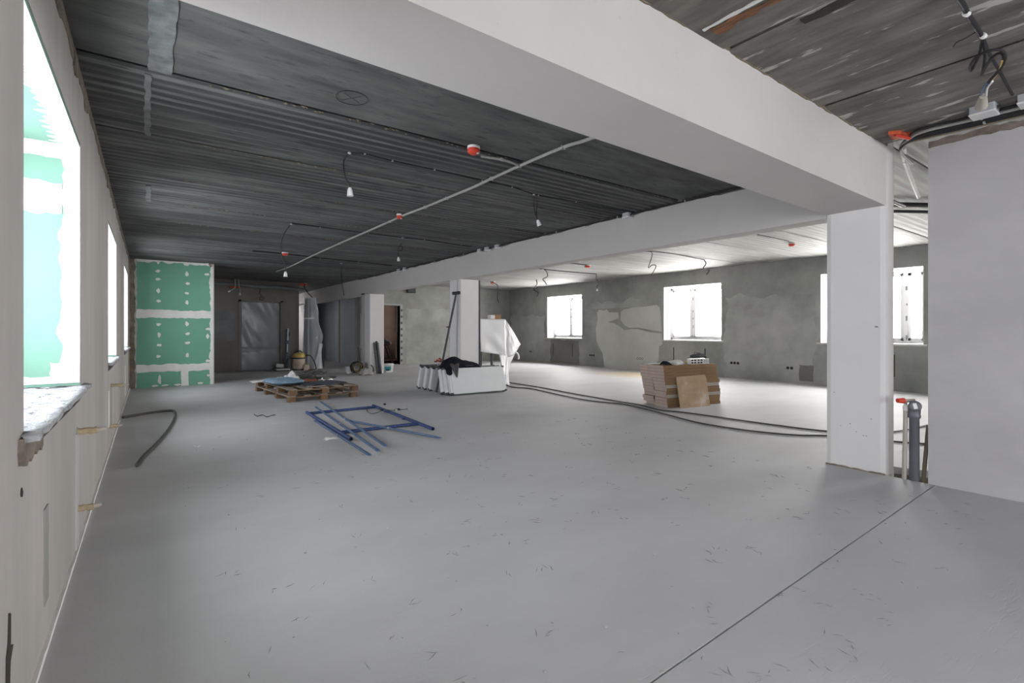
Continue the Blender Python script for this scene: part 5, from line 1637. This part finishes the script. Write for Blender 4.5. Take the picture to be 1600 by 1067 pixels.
pendant('cable curling down from the beam left of the first window', [(8.362, 10.113, 2.812), (8.566, 10.200, 2.767), (8.588, 10.200, 2.632), (8.433, 10.200, 2.555), (8.521, 10.200, 2.475), (8.566, 10.200, 2.410)], 0.012, socket=None, grp='cables hanging in the right bay')
pendant('wavy cable hanging over the corner patch left of the first window', [(10.124, 12.569, 2.812), (10.014, 12.400, 2.669), (9.884, 12.400, 2.500), (10.067, 12.400, 2.406), (10.014, 12.400, 2.282)], 0.013, socket=None, grp='cables hanging in the right bay')
pendant('dark cable hanging beside the middle column under the orange lamp', [(9.225, 13.749, 2.812), (9.303, 13.600, 2.678), (9.328, 13.600, 2.468), (9.303, 13.600, 2.277), (9.354, 13.600, 2.110)], 0.013, socket=None, grp='cables hanging in the right bay')
detector((9.607, 4.414, 2.820), 'red smoke detector on the bright ceiling left of the near column', 2.815, 1.1)
conduit('ceiling_cable', [(8.316, 4.371, 2.810), (8.733, 4.354, 2.810), (9.363, 4.358, 2.810)], 0.010, 'cable_black', 'short black cable leading to the detector left of the near column', [(8.733, 4.354, 2.810)], cat='cable', group='black ceiling cables')
detector((8.808, 8.911, 2.820), 'red detector on the bright ceiling above the first window', 2.815, 1.5)
conduit('ceiling_cable', [(8.094, 8.901, 2.810), (8.360, 8.850, 2.810), (8.728, 8.875, 2.810)], 0.011, 'cable_black', 'short black cable leading to the detector above the first window', [(8.360, 8.850, 2.810)], cat='cable', group='black ceiling cables')
detector((9.270, 13.817, 2.820), 'orange-red detector just right of the middle column', 2.815, 1.6)

# ---------------------------------------------------------------- near bay, right: cable bundle, boxes, orange bracket
nb = thing('cable_bundle', 'thick black cable bundle hanging in loops from the near right ceiling', 'cable', (3.04, 0.65, 2.72), 'cables on the near right ceiling')
o0 = nb.location


def nbp(name, pts, r, m, n=6):
    return MB().tube(spline([Vector(p) - o0 for p in pts], n), r, 8).build(name, m, nb)


nbp('bundle_trunk', [(2.811, 0.646, 2.710), (3.000, 0.639, 2.710), (3.163, 0.646, 2.710), (3.334, 0.645, 2.700), (3.442, 0.647, 2.690)], 0.012, 'cable_black')
nbp('cable_loop', [(3.442, 0.647, 2.690), (3.554, 0.680, 2.660), (3.535, 0.697, 2.600), (3.511, 0.707, 2.570), (3.429, 0.688, 2.570), (3.375, 0.653, 2.580), (3.359, 0.601, 2.580), (3.378, 0.565, 2.570), (3.430, 0.560, 2.550), (3.507, 0.591, 2.530), (3.569, 0.633, 2.520), (3.619, 0.665, 2.510)], 0.0065, 'cable_black')
nbp('cable_loop', [(3.460, 0.647, 2.690), (3.555, 0.658, 2.640), (3.609, 0.675, 2.590), (3.614, 0.681, 2.570), (3.510, 0.645, 2.570), (3.416, 0.601, 2.570), (3.407, 0.572, 2.570), (3.472, 0.574, 2.560), (3.543, 0.604, 2.540), (3.611, 0.653, 2.520)], 0.0065, 'cable_black')
nbp('cable_tail', [(3.485, 0.650, 2.700), (3.713, 0.669, 2.710), (4.018, 0.680, 2.710), (4.340, 0.694, 2.710), (4.478, 0.698, 2.710)], 0.008, 'cable_black')
nbp('loose_wire', [(3.364, 0.656, 2.700), (3.348, 0.694, 2.680), (3.358, 0.728, 2.680), (3.397, 0.750, 2.680)], 0.003, 'cable_black')
nbp('yellow_wire', [(3.432, 0.572, 2.540), (3.534, 0.603, 2.530), (3.597, 0.638, 2.520)], 0.004, 'yellow')
nbp('blue_wire', [(3.597, 0.656, 2.510), (3.637, 0.678, 2.510), (3.744, 0.709, 2.510)], 0.005, 'blue_light')
nbp('white_wire', [(3.591, 0.635, 2.510), (3.663, 0.668, 2.510), (3.787, 0.696, 2.510)], 0.005, 'white_plastic')
e = Vector((3.773, 0.706, 2.510)) - o0
d = (Vector((3.906, 0.739, 2.500)) - o0) - e
MB().tube([e, e + d * 0.5, e + d], [0.016, 0.024, 0.030], 12).build('lamp_socket', 'pipe_beige', nb)
for (p, q_) in (((3.130, 0.649, 2.705), (3.163, 0.646, 2.710)), ((3.402, 0.641, 2.690), (3.427, 0.637, 2.690))):
    MB().tube([Vector(p) - o0, Vector(q_) - o0], 0.014, 8).build('cable_tie', 'white_plastic', nb)
# trays of cable along the partition top
for k, (dx, z, r, m) in enumerate([(-0.22, 2.712, 0.010, 'cable_black'), (-0.17, 2.705, 0.013, 'cable_grey'), (-0.12, 2.70, 0.012, 'cable_black'), (-0.085, 2.695, 0.012, 'cable_black'), (-0.05, 2.70, 0.012, 'cable_black'), (-0.02, 2.695, 0.010, 'pipe_brown')]):
    pts = [(XC + dx, -2.4, z), (XC + dx - 0.01, -1.0, z + 0.003), (XC + dx + 0.01, 0.2, z), (XC + dx, 0.9, z), (XC + dx - 0.02, 1.22, z), (XC + dx * 0.2 - 0.03, 1.36, z), (XC + 0.12, 1.45, z - 0.01), (5.5, 1.5, z - 0.01)]
    c = conduit('ceiling_cable', pts, r, m, ['outermost black cable along the top of the right partition', 'pale conduit among the cables along the right partition top', 'third cable from the ceiling along the right partition top', 'fourth cable from the ceiling along the right partition top', 'fifth cable, close to the top of the right partition', 'brown cable touching the top of the right partition'][k], [pts[2], pts[3]] if k in (1, 3) else [], cat='cable', group='cables on the near right ceiling')
beam_box((4.62, 0.86, 2.735), 'left grey box above the right partition, below the hanging cable loops', (0.13, 0.13, 0.06))
beam_box((4.63, 0.58, 2.735), 'right grey box above the right partition at the picture edge', (0.13, 0.22, 0.06))
ob = thing('orange_bracket', 'orange-red painted bracket on the ceiling at the head of the right partition', 'bracket', (4.70, 1.34, 2.735))
MB().plate([(-0.10, 0.06), (-0.05, 0.0), (0.05, -0.02), (0.10, -0.18), (0.13, -0.18), (0.12, 0.02), (0.04, 0.08)], 0.03, Matrix.Translation((0, 0, -0.03))).build('bracket_plate', 'orange_red', ob)
MB().tube([(-0.06, 0.03, -0.03), (0.08, -0.02, -0.045)], 0.012, 8).build('bracket_bar', 'red_plastic', ob)
# services seen through the gap beyond the near column
for k, (pts, r, m, lb) in enumerate([
        ([(5.0, 1.42, 2.70), (5.5, 1.55, 2.72), (6.2, 1.7, 2.74), (7.2, 1.9, 2.74)], 0.02, 'cable_grey', 'pale conduit crossing the gap between column and right partition'),
        ([(5.3, 2.2, 2.78), (5.8, 2.0, 2.66), (6.3, 1.95, 2.60), (6.9, 1.95, 2.60)], 0.02, 'cable_black', 'sagging black cable in the gap beyond the near column'),
        ([(6.3, 3.1, 2.77), (7.1, 2.5, 2.77), (8.2, 1.8, 2.77)], 0.03, 'cable_black', 'thick black cable across the ceiling beyond the near column'),
        ([(6.5, 3.4, 2.785), (7.4, 2.75, 2.78), (8.6, 2.0, 2.78)], 0.022, 'cable_black', 'farther black cable across the ceiling beyond the near column')]):
    conduit('ceiling_cable', pts, r, m, lb, [pts[1]], cat='cable', group='cables beyond the near column')
